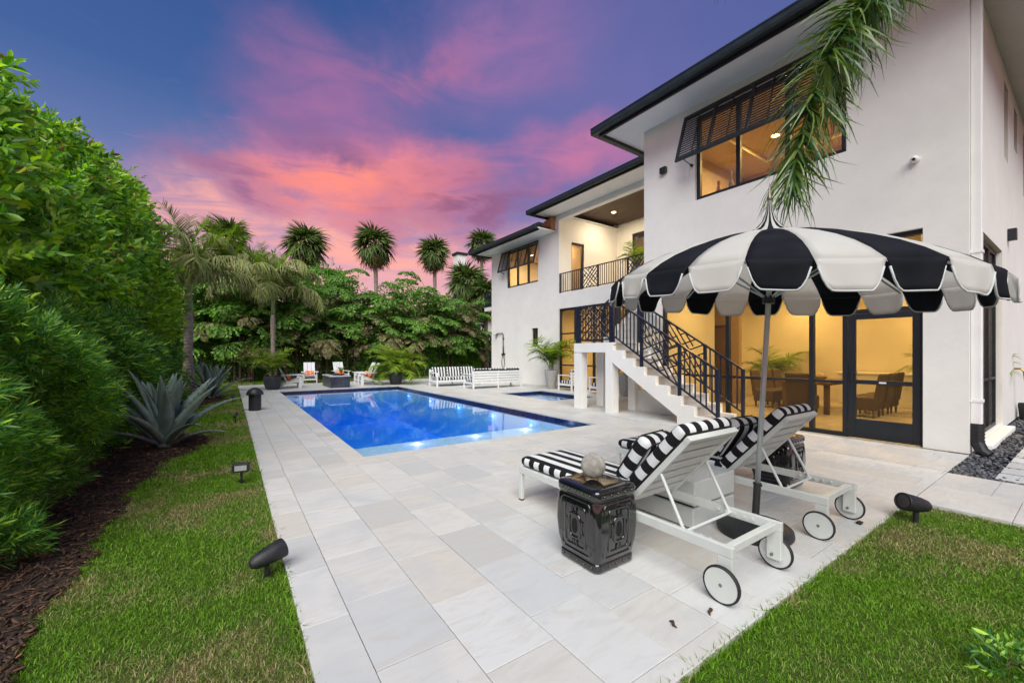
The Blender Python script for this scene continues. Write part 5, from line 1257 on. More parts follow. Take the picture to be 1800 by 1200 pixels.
# =================================================================== DINING SET IN THE LANAI
_m = Mat('wicker', 0.7); _p = _m.pos(coord='obj'); _b = _m.n('ShaderNodeTexBrick'); _b.inputs['Scale'].default_value = 1; _b.inputs['Brick Width'].default_value = 0.06; _b.inputs['Row Height'].default_value = 0.022; _b.inputs['Mortar Size'].default_value = 0.003
_rot = _m.n('ShaderNodeMapping'); _rot.inputs['Rotation'].default_value = (R(90), 0, 0); _m.l(_p, _rot.inputs[0]); _m.l(_rot.outputs[0], _b.inputs['Vector'])
_m.color(_m.mix(_m.noise(_p, 25, 3), (0.06, 0.042, 0.028, 1), (0.13, 0.09, 0.06, 1))); _m.bump(_b.outputs['Fac'], -0.8, 0.01); WICKER = _m.m
DWOOD = simple('dining_wood', (0.15, 0.095, 0.05), 0.55, var=0.2, scale=5)
def make_dining_chair(label):
    t = thing('wicker_chair', label, 'wicker chair', group='wicker dining chairs')
    MB().box(-0.25, 0.25, -0.27, 0.25, 0.16, 0.46).build('seat', WICKER, t, bevel=0.03); MB().prism([(0.19, 0.30), (0.27, 0.30), (0.36, 0.97), (0.33, 1.0), (0.29, 0.97)], 'x', -0.25, 0.25).build('backrest', WICKER, t, bevel=0.02)
    for sx in (-1, 1):
        for y in (-0.22, 0.20): MB().tube([(sx * 0.2, y, 0), (sx * 0.205, y, 0.17)], [0.022, 0.03], 4).build('leg', DWOOD, t)
    return t
dc = make_dining_chair('wicker dining chair')
DCS = [((12.05, 3.1), R(180), 'wicker dining chair with its back to the screen door, first in its row'), ((12.75, 3.1), R(180), 'wicker dining chair with its back to the screen door, middle of its row'),
       ((13.42, 3.1), R(180), 'wicker dining chair with its back to the screen door, last in its row'), ((11.25, 4.05), R(90), 'wicker dining chair at the near head of the table'),
       ((12.1, 5.2), 0, 'wicker dining chair across the table, nearest the potted palm'), ((12.8, 5.2), 0, 'wicker dining chair across the table, middle of its row'), ((13.4, 5.2), 0, 'wicker dining chair across the table, last in its row')]
for i, ((x, y), rz, lab) in enumerate(DCS):
    o = dc if i == 0 else copy_tree(dc); o['label'] = lab; o.location = (x, y, 0); o.rotation_euler = (0, 0, rz)
dt_ = thing('dining_table', 'wooden dining table inside the screened lanai', 'dining table', (12.6, 4.15, 0))
MB().box(-1.05, 1.05, -0.55, 0.55, 0.70, 0.76).build('tabletop', DWOOD, dt_, bevel=0.006)
for sx in (-1, 1):
    for sy in (-1, 1): MB().box(sx * 0.92 - 0.05, sx * 0.92 + 0.05, sy * 0.44 - 0.05, sy * 0.44 + 0.05, 0, 0.70).build('leg', DWOOD, dt_)
cp = tag(MB().lathe([(0.05, 0), (0.12, 0.05), (0.16, 0.1), (0.12, 0.17), (0.05, 0.2), (0.001, 0.21)], 9, (12.5, 4.1, 0.76)).build('coral_ornament', simple('coral', (0.55, 0.45, 0.3), 0.8, var=0.4, scale=20, bump=1, bscale=30), subd=1), 'knobbly pale coral ornament on the dining table', 'ornament')
# =================================================================== VEGETATION
def leaf6(L, W, fold=0.25, droop=0.1):
    """pointed leaf along +Y: two halves folded along the midrib"""
    v = np.array([[0, 0, 0], [-W * .42, L * .3, W * fold], [-W * .46, L * .62, W * fold * .8], [0, L, -droop * L], [W * .46, L * .62, W * fold * .8], [W * .42, L * .3, W * fold], [0, L * .3, 0], [0, L * .62, -droop * L * .3]])
    f = np.array([[0, 6, 1], [1, 6, 7], [1, 7, 2], [2, 7, 3], [0, 5, 6], [5, 4, 7], [5, 7, 6], [4, 3, 7]])
    return v, f
def leaf4(L, W, fold=0.2):
    v = np.array([[0, 0, 0], [-W / 2, L * .45, W * fold], [0, L, 0], [W / 2, L * .45, W * fold]]); return v, np.array([[0, 2, 1], [0, 3, 2]])
def strip(L, W, droop=0.0, segs=2):
    """narrow leaflet along +Y bending down"""
    vs = []; fs = []
    for i in range(segs + 1):
        t = i / segs; w = W / 2 * (1 - t ** 1.6 * 0.9) if i < segs else W * 0.03; y = L * t * (1 - 0.25 * droop * t); z = -droop * L * t * t * 0.6
        vs += [[-w, y, z], [w, y, z]]
    for i in range(segs): fs += [[2 * i, 2 * i + 1, 2 * i + 3], [2 * i, 2 * i + 3, 2 * i + 2]]
    return np.array(vs), np.array(fs)
def place(tpl, dirs, rolls, locs, scales):
    return scatter(tpl[0], tpl[1], frames_from(np.asarray(dirs, float), np.asarray(rolls, float)), np.asarray(locs, float), np.asarray(scales, float))
def twig(n, length, tpl, ang, seed, flat=0.0):
    """spray of n leaves round a short stem along +Y"""
    r = np.random.default_rng(seed); t = np.linspace(0.12, 1, n); az = np.arange(n) * 2.4 + r.normal(size=n) * 0.3
    a = ang * (1.15 - 0.65 * t) + r.normal(size=n) * 0.12
    dirs = np.stack([np.cos(az) * np.sin(a), np.cos(a), np.sin(az) * np.sin(a) * (1 - flat)], 1)
    locs = np.stack([r.normal(size=n) * 0.008, t * length, 0.02 * np.sin(t * 3)], 1)
    return place(tpl, dirs, r.normal(size=n) * 0.5, locs, 0.75 + 0.45 * r.random(n))
def cloud(centres, radii, n, shell=0.55, seed=1):
    """points in a union of lumpy ellipsoids, some sprays reaching out past the outline; outward directions"""
    r = np.random.default_rng(seed); C = np.array(centres, float); Rr = np.array(radii, float)
    w = (Rr.prod(1)) ** (2 / 3); k = r.choice(len(C), n, p=w / w.sum())
    u = r.normal(size=(n, 3)); u /= np.linalg.norm(u, axis=1, keepdims=True)
    ph = C[k].sum(1)
    lump = 0.92 + 0.36 * np.sin(5 * u[:, 0] + ph * 3) * np.sin(6 * u[:, 1] + ph) + 0.16 * np.sin(7 * u[:, 2] + 4 * u[:, 0] + ph * 7) + 0.10 * np.sin(15 * u[:, 1] + 11 * u[:, 2] + ph)
    q = shell + (1 - shell) * r.random(n) ** 0.7; out = r.random(n) < 0.15; q[out] *= 1.0 + 0.5 * r.random(out.sum()) ** 1.6
    return C[k] + u * Rr[k] * (q * lump)[:, None], u * (1 / Rr[k]) / np.linalg.norm(u / Rr[k], axis=1, keepdims=True), r
def visible(p, m=1.42): 
    d = p[:, 0] * _s + p[:, 1] * _c; q = p[:, 0] * _c - p[:, 1] * _s
    return (d > 0.6) & (np.abs(q / np.maximum(d, 0.1)) < m)

GREEN_BIG = leaf_mat('ficus_leaf', [(0.063, 0.189, 0.025), (0.119, 0.301, 0.037), (0.211, 0.435, 0.048), (0.295, 0.532, 0.056), (0.504, 0.700, 0.069)], 0.4, 0.38, 0.5, brown=0.012)
GREEN_LIME = leaf_mat('lime_leaf', [(0.112, 0.254, 0.024), (0.224, 0.408, 0.032), (0.388, 0.592, 0.044)], 0.4, 0.45, 0.4)
GREEN_NEEDLE = leaf_mat('podocarpus_needle', [(0.031, 0.122, 0.028), (0.055, 0.192, 0.035), (0.104, 0.278, 0.042), (0.148, 0.348, 0.049), (0.452, 0.696, 0.070)], 0.3, 0.45, 0.4)
GREEN_HEDGE = leaf_mat('hedge_leaf', [(0.055, 0.169, 0.029), (0.124, 0.304, 0.040), (0.235, 0.455, 0.055)], 0.3, 0.45, 0.4)
GREEN_FISH = leaf_mat('fishtail_leaf', [(0.052, 0.148, 0.025), (0.096, 0.244, 0.035), (0.174, 0.348, 0.052), (0.261, 0.418, 0.070)], 0.35, 0.5, 0.35)
TAN_FISH = leaf_mat('sunbleached_leaf', [(0.103, 0.149, 0.046), (0.196, 0.207, 0.081), (0.310, 0.265, 0.138), (0.253, 0.184, 0.103)], 0.3, 0.6, 0.3)
GREEN_PALM = leaf_mat('palm_leaflet', [(0.096, 0.202, 0.026), (0.182, 0.317, 0.038), (0.288, 0.403, 0.054)], 0.35, 0.45, 0.4)
OLIVE_PALM = leaf_mat('olive_leaflet', [(0.094, 0.144, 0.030), (0.175, 0.225, 0.050), (0.275, 0.288, 0.100), (0.338, 0.288, 0.150)], 0.3, 0.5, 0.35)
GREEN_SABAL = leaf_mat('sabal_leaf', [(0.058, 0.109, 0.029), (0.109, 0.174, 0.043), (0.189, 0.246, 0.065)], 0.3, 0.5, 0.35)
BROWN_LEAF = leaf_mat('dead_frond', [(0.12, 0.075, 0.035), (0.20, 0.13, 0.065), (0.28, 0.19, 0.10)], 0.2, 0.8, 0.1)
ARECA = leaf_mat('areca_leaflet', [(0.118, 0.234, 0.025), (0.218, 0.343, 0.031), (0.374, 0.421, 0.043)], 0.4, 0.42, 0.45)
DARK_FROND = leaf_mat('foxtail_leaflet', [(0.02, 0.06, 0.012), (0.045, 0.11, 0.018), (0.11, 0.19, 0.03), (0.18, 0.25, 0.05)], 0.3, 0.32, 0.6)

# ---- podocarpus hedge along the left
sp = [twig(34, 0.22, leaf4(0.075, 0.0105, 0.1), 0.95, 31 + i) for i in range(3)]
sp_far = [twig(16, 0.26, leaf4(0.11, 0.022, 0.1), 0.95, 41 + i) for i in range(2)]
def hedge_front(y): return -1.58 - 0.10 * np.clip((y - 6.6) / 1.2, 0, 1) + 0.11 * np.sin(y * 1.3 + 0.6) + 0.10 * np.sin(y * 3.1) + 0.05 * np.sin(y * 7.7)
def hedge_top(y): return 1.80 + 0.012 * (y - 4) + 0.12 * np.sin(y * 1.9) + 0.06 * np.sin(y * 5.3)
def make_hedge(name, label, y0, y1, tpls, n_front, n_top, n_in, sc, seed, back=-2.5):
    r = np.random.default_rng(seed); t = thing(name, label, 'hedge', (-1.8, (y0 + y1) / 2, 0), group='podocarpus hedge plants')
    y = y0 + (y1 - y0) * r.random(n_front); z = 0.02 + (hedge_top(y) - 0.02) * r.random(n_front) ** 0.9
    bulge = 0.12 * np.sin(z * 2.6 + y * 1.7) + 0.12 * np.sin(z * 6.1 + y * 3.3) + 0.03 * (1 - z / 1.9) - 0.30 * np.clip((z - 1.35) / 0.4, 0, 1) ** 2
    P1 = np.stack([hedge_front(y) + bulge - 0.28 * r.random(n_front) ** 2, y, z], 1); D1 = np.stack([0.75 + 0.35 * r.normal(size=n_front), -0.25 + 0.55 * r.normal(size=n_front), 0.45 + 0.5 * r.normal(size=n_front)], 1)
    y = y0 + (y1 - y0) * r.random(n_top); x = hedge_front(y) - (hedge_front(y) - back) * r.random(n_top)
    P2 = np.stack([x - 0.1, y, hedge_top(y) - 0.1 * r.random(n_top)], 1); D2 = np.stack([0.5 * r.normal(size=n_top), 0.5 * r.normal(size=n_top), 1 + 0.3 * r.normal(size=n_top)], 1)
    y = y0 + (y1 - y0) * r.random(n_in); x = hedge_front(y) - 0.3 - 0.4 * r.random(n_in)
    P3 = np.stack([x, y, 0.05 + 1.6 * r.random(n_in)], 1); D3 = r.normal(size=(n_in, 3)) + np.array([0.5, 0, 0.3])
    P = np.concatenate([P1, P2, P3]); D = np.concatenate([D1, D2, D3]); k = visible(P, 1.6); P, D = P[k], D[k]; parts = []
    for i, tp in enumerate(tpls):
        s_ = slice(i, None, len(tpls)); m = len(P[s_]); parts.append(place(tp, D[s_], r.random(m) * 6.28, P[s_] - np.array(t.location), sc * (0.7 + 0.6 * r.random(m))))
    v, f = merge(parts); np_mesh('foliage', v, f, GREEN_NEEDLE, t)
    mb = MB(); yy = y0
    while yy < y1:
        p = Vector((-1.85 + random.uniform(-.1, .1), yy, -0.05)) - Vector(t.location); mb.tube([p, p + Vector((0.1, 0.05, 0.6)), p + Vector((0.15, -0.1, 1.2))], [0.03, 0.02, 0.008], 5)
        for _ in range(4): q = p + Vector((0.1, 0, random.uniform(0.2, 1.2))); mb.tube([q, q + Vector((random.uniform(0.3, 0.6), random.uniform(-.3, .3), random.uniform(0.1, 0.4)))], [0.010, 0.003], 4)
        yy += 0.55
    mb.build('stems', BARK_DARK, t)
make_hedge('podocarpus_hedge', 'dense dark needle leaved hedge in the left foreground', 2.6, 8.2, sp, 5600, 1300, 1700, 1.0, 5)
make_hedge('podocarpus_hedge', 'needle leaved hedge behind the agaves', 8.2, 17.0, sp_far, 5200, 1500, 1200, 1.15, 6)

# ---- broad leaved trees behind the hedge
tw_big = [twig(12, 0.32, leaf6(0.130, 0.055, 0.3, 0.12), 1.05, 61 + i) for i in range(3)]
tw_mid = [twig(8, 0.34, leaf4(0.17, 0.07, 0.25), 1.05, 71 + i) for i in range(2)]
def make_tree(name, label, base, centres, radii, n, tpls, mat, seed, sc=1.0, shell=0.5, limbs=7, group='broad leaved trees behind the hedge', thick=0.11, zmin=0.25):
    t = thing(name, label, 'tree', (base[0], base[1], 0), group=group); P, D, r = cloud(centres, radii, n, shell, seed)
    k = visible(P, 1.6) & (P[:, 2] > zmin); P, D = P[k], D[k]; D = D + r.normal(size=D.shape) * 0.55 + np.array([0, 0, 0.25]); parts = []
    for i, tp in enumerate(tpls):
        s_ = slice(i, None, len(tpls)); m = len(P[s_]); parts.append(place(tp, D[s_], r.random(m) * 6.28, P[s_] - np.array(t.location), sc * (0.7 + 0.6 * r.random(m))))
    v, f = merge(parts); np_mesh('crown', v, f, mat, t)
    mb = MB(); b = Vector((0, 0, -0.1)); topz = max(c[2] for c in centres); fork = Vector((0.05, 0.05, topz * 0.3))
    mb.tube([b, Vector((0.03, 0.0, topz * 0.15)), fork], [thick, thick * 0.85, thick * 0.7], 8)
    for c, rad in zip(centres, radii):
        e = Vector(c) - Vector(t.location); mid = fork.lerp(e, 0.5) + Vector((random.uniform(-2, 2), random.uniform(-2, 2), 1.4)) * thick; mb.tube([fork, mid, e], [thick * 0.6, thick * 0.35, thick * 0.15], 6)
        for _ in range(limbs):
            u = Vector((random.gauss(0, 1), random.gauss(0, 1), random.gauss(0.2, 0.8))).normalized(); q = e + Vector((u.x * rad[0], u.y * rad[1], u.z * rad[2])) * 0.85
            mb.tube([mid.lerp(e, random.random()), e.lerp(q, 0.6), q], [thick * 0.22, thick * 0.12, thick * 0.04], 5)
    mb.build('trunk', BARK_DARK, t)
    return t
make_tree('ficus_tree', 'tall broad leaved green tree at the left edge of the picture', (-3.2, 7.2), [(-3.0, 6.9, 4.5), (-2.8, 8.0, 4.0), (-2.5, 6.2, 2.9), (-2.6, 8.4, 2.6), (-3.5, 7.4, 5.3), (-2.5, 9.2, 3.3), (-2.7, 6.3, 3.8)],
          [(0.7, 0.9, 0.8), (0.65, 0.8, 0.75), (0.7, 1.1, 0.9), (0.75, 1.1, 0.9), (0.6, 0.7, 0.55), (0.6, 0.7, 0.7), (0.6, 0.7, 0.6)], 2300, tw_big, GREEN_BIG, 11, shell=0.22)
make_tree('ficus_tree', 'broad leaved green tree behind the first, over the hedge', (-3.0, 11.5), [(-2.8, 11.0, 4.9), (-2.5, 12.2, 4.4), (-2.4, 11.2, 3.0), (-2.3, 12.8, 3.1), (-2.9, 12.4, 5.4), (-2.6, 10.3, 4.0), (-2.3, 13.4, 4.0)],
          [(0.7, 0.9, 0.8), (0.6, 0.9, 0.8), (0.7, 1.3, 0.9), (0.55, 1.0, 1.0), (0.55, 0.8, 0.6), (0.6, 0.8, 0.7), (0.55, 0.8, 0.8)], 2200, tw_big, GREEN_BIG, 12, sc=1.05, shell=0.22)
make_tree('lime_shrub_tree', 'yellow green bushy tree behind the hedge, before the palms', (-2.6, 15.2), [(-2.2, 14.6, 3.1), (-2.0, 15.6, 3.4), (-2.0, 14.4, 2.3), (-1.8, 15.8, 2.5), (-2.3, 15.6, 4.6), (-2.5, 14.2, 4.9), (-2.6, 15.0, 5.7)],
          [(0.6, 0.9, 0.8), (0.5, 0.8, 0.7), (0.4, 1.1, 0.7), (0.35, 0.9, 0.7), (0.55, 0.8, 0.8), (0.6, 0.9, 0.9), (0.5, 0.7, 0.6)], 2300, tw_mid, GREEN_LIME, 13, sc=0.95, shell=0.35)

# ---- palms
def frond_mesh(name, L, n, leafL, leafW, elev, bend, vee=0.5, droop=0.5, mat=None, seed=1, plumose=0.0, wedge=False, rr=0.014):
    """pinnate frond from the origin along +Y: rises at 'elev', then bends down by 'bend' radians over its length"""
    r = np.random.default_rng(seed); m = 22; pts = [np.zeros(3)]; tang = []
    for i in range(m):
        a = elev - bend * (i / m) ** 1.4; d = np.array([0, math.cos(a), math.sin(a)]); tang.append(d); pts.append(pts[-1] + d * L / m)
    pts = np.array(pts); tang.append(tang[-1]); tang = np.array(tang)
    ts = np.linspace(0.16, 0.995, n); locs = []; dirs = []; rolls = []; sc = []
    for i, t in enumerate(ts):
        for sd in (-1, 1):
            x = t * m; k = int(min(m - 1, x)); p = pts[k] + (pts[k + 1] - pts[k]) * (x - k); tg = tang[k]; up = np.cross(np.array([1, 0, 0]), tg)
            fwd = 0.35 + 0.6 * t; sidev = np.array([sd, 0, 0]) * 1.0 + up * (vee * (0.5 + 0.5 * r.random()) + plumose * r.normal()) + tg * fwd + r.normal(size=3) * 0.07 + np.array([0, 0, -droop * 0.35])
            locs.append(p); dirs.append(sidev); rolls.append(r.normal() * 0.35 + (r.random() * 6 * plumose)); sc.append((0.45 + 0.75 * math.sin(math.pi * (0.12 + 0.80 * t))) * (0.85 + 0.3 * r.random()))
    tpl = strip(leafL, leafW, droop, 3) if not wedge else (np.array([[0, 0, 0], [-leafW * .25, leafL * .5, 0.01], [-leafW * .6, leafL * .95, -0.02], [0, leafL * .82, -0.03], [leafW * .5, leafL * 1.05, -0.03], [leafW * .3, leafL * .5, 0.01]]), np.array([[0, 5, 1], [1, 5, 3], [1, 3, 2], [5, 4, 3]]))
    V, Fc = place(tpl, dirs, rolls, locs, sc)
    mb = MB().tube([Vector(p) for p in pts[::2]] , [rr * (1 - 0.85 * i / (len(pts[::2]) - 1)) for i in range(len(pts[::2]))], 5)
    me = bpy.data.meshes.new(name); tri = []
    for f in mb.f: 
        for i in range(1, len(f) - 1): tri.append((f[0], f[i], f[i + 1]))
    nv = len(V); V = np.concatenate([V, np.array(mb.v)]); Fc = np.concatenate([Fc, np.array(tri) + nv])
    o = np_mesh(name, V, Fc, mat); me = o.data; bpy.data.objects.remove(o); return me
def bip_mesh(name, L, mat, seed, npin=9, nl=9, leafL=0.17, leafW=0.10, elev=0.9, bend=1.6):
    """fishtail palm frond: twice-feathered, wedge leaflets"""
    r = np.random.default_rng(seed); m = 16; pts = [np.zeros(3)]; tang = []
    for i in range(m): a = elev - bend * (i / m) ** 1.3; d = np.array([0, math.cos(a), math.sin(a)]); tang.append(d); pts.append(pts[-1] + d * L / m)
    pts = np.array(pts); locs = []; dirs = []; sc = []
    for t in np.linspace(0.25, 1.0, npin):
        k = int(min(m - 1, t * m)); p = pts[k]; tg = tang[min(k, m - 1)]
        for sd in (-1, 1):
            pl = L * 0.36 * math.sin(math.pi * (0.2 + 0.7 * t)); pd = np.array([sd * 1.0, 0, 0]) + tg * (0.5 + 0.8 * t) + r.normal(size=3) * 0.12; pd /= np.linalg.norm(pd)
            for u in np.linspace(0.12, 1, nl):
                q = p + pd * pl * u + np.array([0, 0, -0.22 * pl * u * u])
                for s2 in (-1, 1): locs.append(q); dirs.append(pd * 0.8 + tg * s2 * 0.7 + np.array([0, 0, -0.35]) + r.normal(size=3) * 0.2); sc.append(0.7 + 0.6 * r.random())
    tpl = (np.array([[0, 0, 0], [-leafW * .3, leafL * .5, 0.01], [-leafW * .6, leafL * .9, -0.02], [0, leafL * .8, -0.03], [leafW * .5, leafL, -0.03], [leafW * .3, leafL * .5, 0.01]]), np.array([[0, 5, 1], [1, 5, 3], [1, 3, 2], [5, 4, 3]]))
    V, Fc = place(tpl, dirs, r.normal(size=len(locs)) * 0.6, locs, sc)
    mb = MB().tube([Vector(p) for p in pts[::3]], 0.014, 4); tri = [(f[0], f[i], f[i + 1]) for f in mb.f for i in range(1, len(f) - 1)]; nv = len(V)
    o = np_mesh(name, np.concatenate([V, np.array(mb.v)]), np.concatenate([Fc, np.array(tri) + nv]), mat); me = o.data; bpy.data.objects.remove(o); return me
def put_frond(me, par, z, az, pitch=0.0, s=1.0, roll=0.0, name='frond', off=(0, 0)):
    o = bpy.data.objects.new(name, me); link(o, par); o.location = (off[0], off[1], z); o.rotation_mode = 'XYZ'
    o.rotation_euler = (pitch, roll, az); o.scale = (s, s, s); return o
def palm_trunk(par, h, r0, r1, mat, lean=(0, 0), shaft=0.0, wob=0.0):
    pts = [Vector((lean[0] * t * t + wob * math.sin(3 * t), lean[1] * t * t, -0.1 + (h + 0.1) * t)) for t in np.linspace(0, 1, 14)]
    rad = [r0 + (r1 - r0) * t + 0.02 * math.sin(t * 9) * r0 / 0.15 for t in np.linspace(0, 1, 14)]
    MB().tube(pts, rad, 12).build('trunk', mat, par, smooth=True)
    if shaft: MB().tube([pts[-1] - Vector((0, 0, 0.05)), pts[-1] + Vector((0, 0, shaft * 0.5)), pts[-1] + Vector((0, 0, shaft))], [r1 * 1.12, r1 * 1.0, r1 * 0.5], 12).build('crownshaft', CROWNSHAFT, par, smooth=True)
    return pts[-1]
# foxtail palms at the far left of the pool
FX = [frond_mesh('frond', 2.6, 60, 0.68, 0.038, 1.1, 2.3, 0.15, 1.1, OLIVE_PALM, 3), frond_mesh('frond', 2.5, 60, 0.66, 0.038, 0.8, 2.3, 0.15, 1.2, OLIVE_PALM, 4), frond_mesh('frond', 2.2, 48, 0.42, 0.03, 1.35, 0.9, 0.6, 0.3, GREEN_PALM, 5)]
def foxtail(label, x, y, h, nl, nu, s, seed, r0=0.2):
    t = thing('foxtail_palm', label, 'palm tree', (x, y, 0), group='feather palms beyond the pool'); r = random.Random(seed); top = palm_trunk(t, h, r0, r0 * 0.6, BARK_PALM, shaft=0.9 * s)
    z = top.z + 0.75 * s
    for i in range(nl): put_frond(FX[i % 2], t, z - 0.05 * (i % 3), i * 2 * math.pi / nl + r.uniform(-.25, .25), r.uniform(-0.15, 0.3), s * r.uniform(0.85, 1.1), r.uniform(-.3, .3), off=(top.x, top.y))
    for i in range(nu): put_frond(FX[2], t, z, i * 2 * math.pi / nu + r.uniform(-.4, .4), r.uniform(-0.1, 0.35), s * r.uniform(0.8, 1.0), r.uniform(-.3, .3), off=(top.x, top.y))
def at_px(px, Y):                                        # ground position at depth line Y seen at column px
    r = ray(px, 700); return r[0] * Y / r[1]
foxtail('tall feather palm with a ringed grey trunk at the left', at_px(331, 18.0), 18.0, 2.9, 9, 6, 1.25, 1, 0.19)
foxtail('feather palm with drooping olive fronds behind the left planter', at_px(480, 23.2), 23.2, 3.4, 10, 6, 1.3, 2, 0.15)
foxtail('feather palm standing behind the tallest left palm', at_px(400, 25.5), 25.5, 4.6, 9, 7, 1.35, 3, 0.16)
# fishtail palm screen
FT = [bip_mesh('frond', 2.3, GREEN_FISH, 21), bip_mesh('frond', 2.1, GREEN_FISH, 22, elev=0.5, bend=1.5), bip_mesh('frond', 2.2, TAN_FISH, 23, elev=0.7, bend=1.7)]
FTL = ['fishtail palm clump nearest the left palms', 'fishtail palm clump behind the left chairs', 'fishtail palm clump behind the fire table', 'fishtail palm clump behind the right chairs', 'fishtail palm clump behind the right planter', 'fishtail palm clump left of the fence', 'fishtail palm clump nearest the house', 'fishtail palm clump second from the house', 'tall fishtail palm clump above the fire table', 'fishtail palm clump at the far left behind the feather palms']
for i, (px, Y, h) in enumerate(((430, 25.0, 3.7), (505, 25.2, 4.0), (560, 25.0, 4.6), (625, 25.2, 4.1), (680, 24.8, 4.3), (735, 24.6, 4.4), (825, 25.6, 4.0), (785, 24.8, 4.3), (595, 27.5, 5.2), (370, 25.5, 3.8))):
    t = thing('fishtail_palm', FTL[i], 'palm tree', (at_px(px, Y), Y, 0), group='fishtail palm screen behind the terrace'); r = random.Random(50 + i); mb = MB()
    for k in range(5):
        a = k * 1.26 + r.random(); q = Vector((0.45 * math.cos(a), 0.3 * math.sin(a), 0)); hh = h * 1.32 * r.uniform(0.55, 1.0); tip = q + Vector((0.3 * math.cos(a), 0.2 * math.sin(a), hh)); mb.tube([q - Vector((0, 0, .1)), q + Vector((0, 0, hh * .5)), tip], [0.07, 0.06, 0.03], 6)
        for j in range(7):
            me = FT[2] if r.random() < 0.24 + (0.2 if j < 2 else 0) else FT[j % 2]; put_frond(me, t, hh * (0.48 + 0.52 * j / 6), j * 2.4 + k + r.uniform(-.4, .4), r.uniform(-0.2, 0.25) - 0.25 * (j < 2), r.uniform(0.75, 1.05), r.uniform(-.3, .3), off=(q.x, q.y))
    mb.build('trunk', BARK_DARK, t)
# clipped hedge at the foot of the palms
hl = [twig(9, 0.28, leaf4(0.13, 0.06, 0.25), 1.1, 81 + i) for i in range(2)]
def back_hedge(name, label, x0, x1, y0, y1, h, n, seed, mat=None):
    t = thing(name, label, 'hedge', ((x0 + x1) / 2, (y0 + y1) / 2, 0), group='clipped hedges behind the terrace'); r = np.random.default_rng(seed)
    x = x0 + (x1 - x0) * r.random(n); z = h * r.random(n) ** 0.8; y = y0 + 0.14 * np.sin(x * 2.3) + 0.1 * np.sin(z * 4 + x * 3) + 0.45 * r.random(n) ** 2
    top = r.random(n) < 0.2; y[top] = y0 + (y1 - y0) * r.random(top.sum()); z[top] = h - 0.12 * r.random(top.sum())
    P = np.stack([x, y, z], 1); D = np.stack([0.6 * r.normal(size=n), -0.8 + 0.4 * r.normal(size=n), 0.4 + 0.5 * r.normal(size=n)], 1)
    parts = [place(tp, D[i::2], r.random(len(D[i::2])) * 6.28, P[i::2] - np.array(t.location), 0.8 + 0.5 * r.random(len(D[i::2]))) for i, tp in enumerate(hl)]
    v, f = merge(parts); np_mesh('foliage', v, f, mat or GREEN_HEDGE, t)
    mb = MB(); xx = x0 + 0.4
    while xx < x1:
        p = Vector((xx, y0 + 0.5, -0.05)) - Vector(t.location); mb.tube([p, p + Vector((0.05, 0, h * 0.5)), p + Vector((-0.05, 0.05, h * 0.92))], [0.05, 0.04, 0.015], 6); xx += 0.9
    mb.build('stems', BARK_DARK, t)
back_hedge('ficus_hedge', 'dark clipped hedge behind the white chairs', -3.5, 6.2, 25.4, 26.6, 2.7, 7000, 91)
back_hedge('ficus_hedge', 'dark clipped hedge behind the striped sofas', 6.2, 14.6, 24.9, 26.2, 2.5, 6000, 92)
back_hedge('ficus_hedge', 'hedge beyond the metal fence, warm light painted in as yellow green', 15.2, 22, 27.6, 28.6, 2.3, 2600, 93, GREEN_LIME)  # lime leaves stand in for warm light falling on this hedge
# sabal palms against the sky
def fan_mesh(name, mat, Rf, seed, n=26, droop=0.5):
    r = np.random.default_rng(seed); a = np.linspace(-1.9, 1.9, n); dirs = np.stack([np.sin(a), np.cos(a), 0.1 * r.normal(size=n)], 1); V, Fc = place(strip(Rf, 0.10 * Rf, droop, 4), dirs, r.normal(size=n) * 0.4, np.tile([0, 0.55 * Rf, 0], (n, 1)), (0.75 + 0.3 * np.cos(a * 0.6)) * (0.9 + 0.2 * r.random(n)))
    mb = MB().tube([(0, 0, 0), (0, 0.3 * Rf, 0.03), (0, 0.56 * Rf, 0)], 0.022, 4); tri = [(f[0], f[i], f[i + 1]) for f in mb.f for i in range(1, len(f) - 1)]; nv = len(V)
    o = np_mesh(name, np.concatenate([V, np.array(mb.v)]), np.concatenate([Fc, np.array(tri) + nv]), mat); me = o.data; bpy.data.objects.remove(o); return me
FAN = [fan_mesh('fan_leaf', GREEN_SABAL, 1.0, 1, 30, 0.8), fan_mesh('fan_leaf', GREEN_SABAL, 0.95, 2, 30, 1.3), fan_mesh('dead_fan_leaf', BROWN_LEAF, 0.95, 3, 20, 1.4)]
def sabal(label, px, py, Y, s, seed, ndead=8, n=36, x=None, z=None):
    x = at_px(px, Y) if x is None else x; d = x * _s + Y * _c; z = CAM_H + (HORIZON - py) / F_PX * d if z is None else z
    t = thing('sabal_palm', label, 'palm tree', (x, Y, 0), group='fan palms above the garden'); palm_trunk(t, z, 0.19, 0.15, BARK_PALM, wob=0.1); r = random.Random(seed)
    for i in range(n):
        e = 1.35 - 2.2 * (i / n) ** 0.95; put_frond(FAN[0 if i < n * .6 else 1], t, z + 0.15 - 0.35 * i / n, i * 2.4 + r.uniform(-.3, .3), e, s * r.uniform(0.85, 1.05), r.uniform(-.4, .4), 'fan_leaf', off=(0.1 * math.sin(3), 0))
    for i in range(ndead): put_frond(FAN[2], t, z - 0.25 - 0.1 * r.random(), i * 2.4 + r.random(), -1.05 - 0.35 * r.random(), s * r.uniform(0.8, 1.0), r.uniform(-.5, .5), 'dead_fan_leaf')
sabal('fan palm crown leftmost against the pink sky', 537, 432, 38, 1.5, 1)
sabal('fan palm with brown skirt standing alone against the sky', 659, 432, 36, 1.45, 2, 12)
sabal('round fan palm against the sky between its neighbours', 763, 447, 37, 1.35, 3, 10)
sabal('fan palm just above the eave of the house', 846, 430, 38, 1.4, 4, 5)
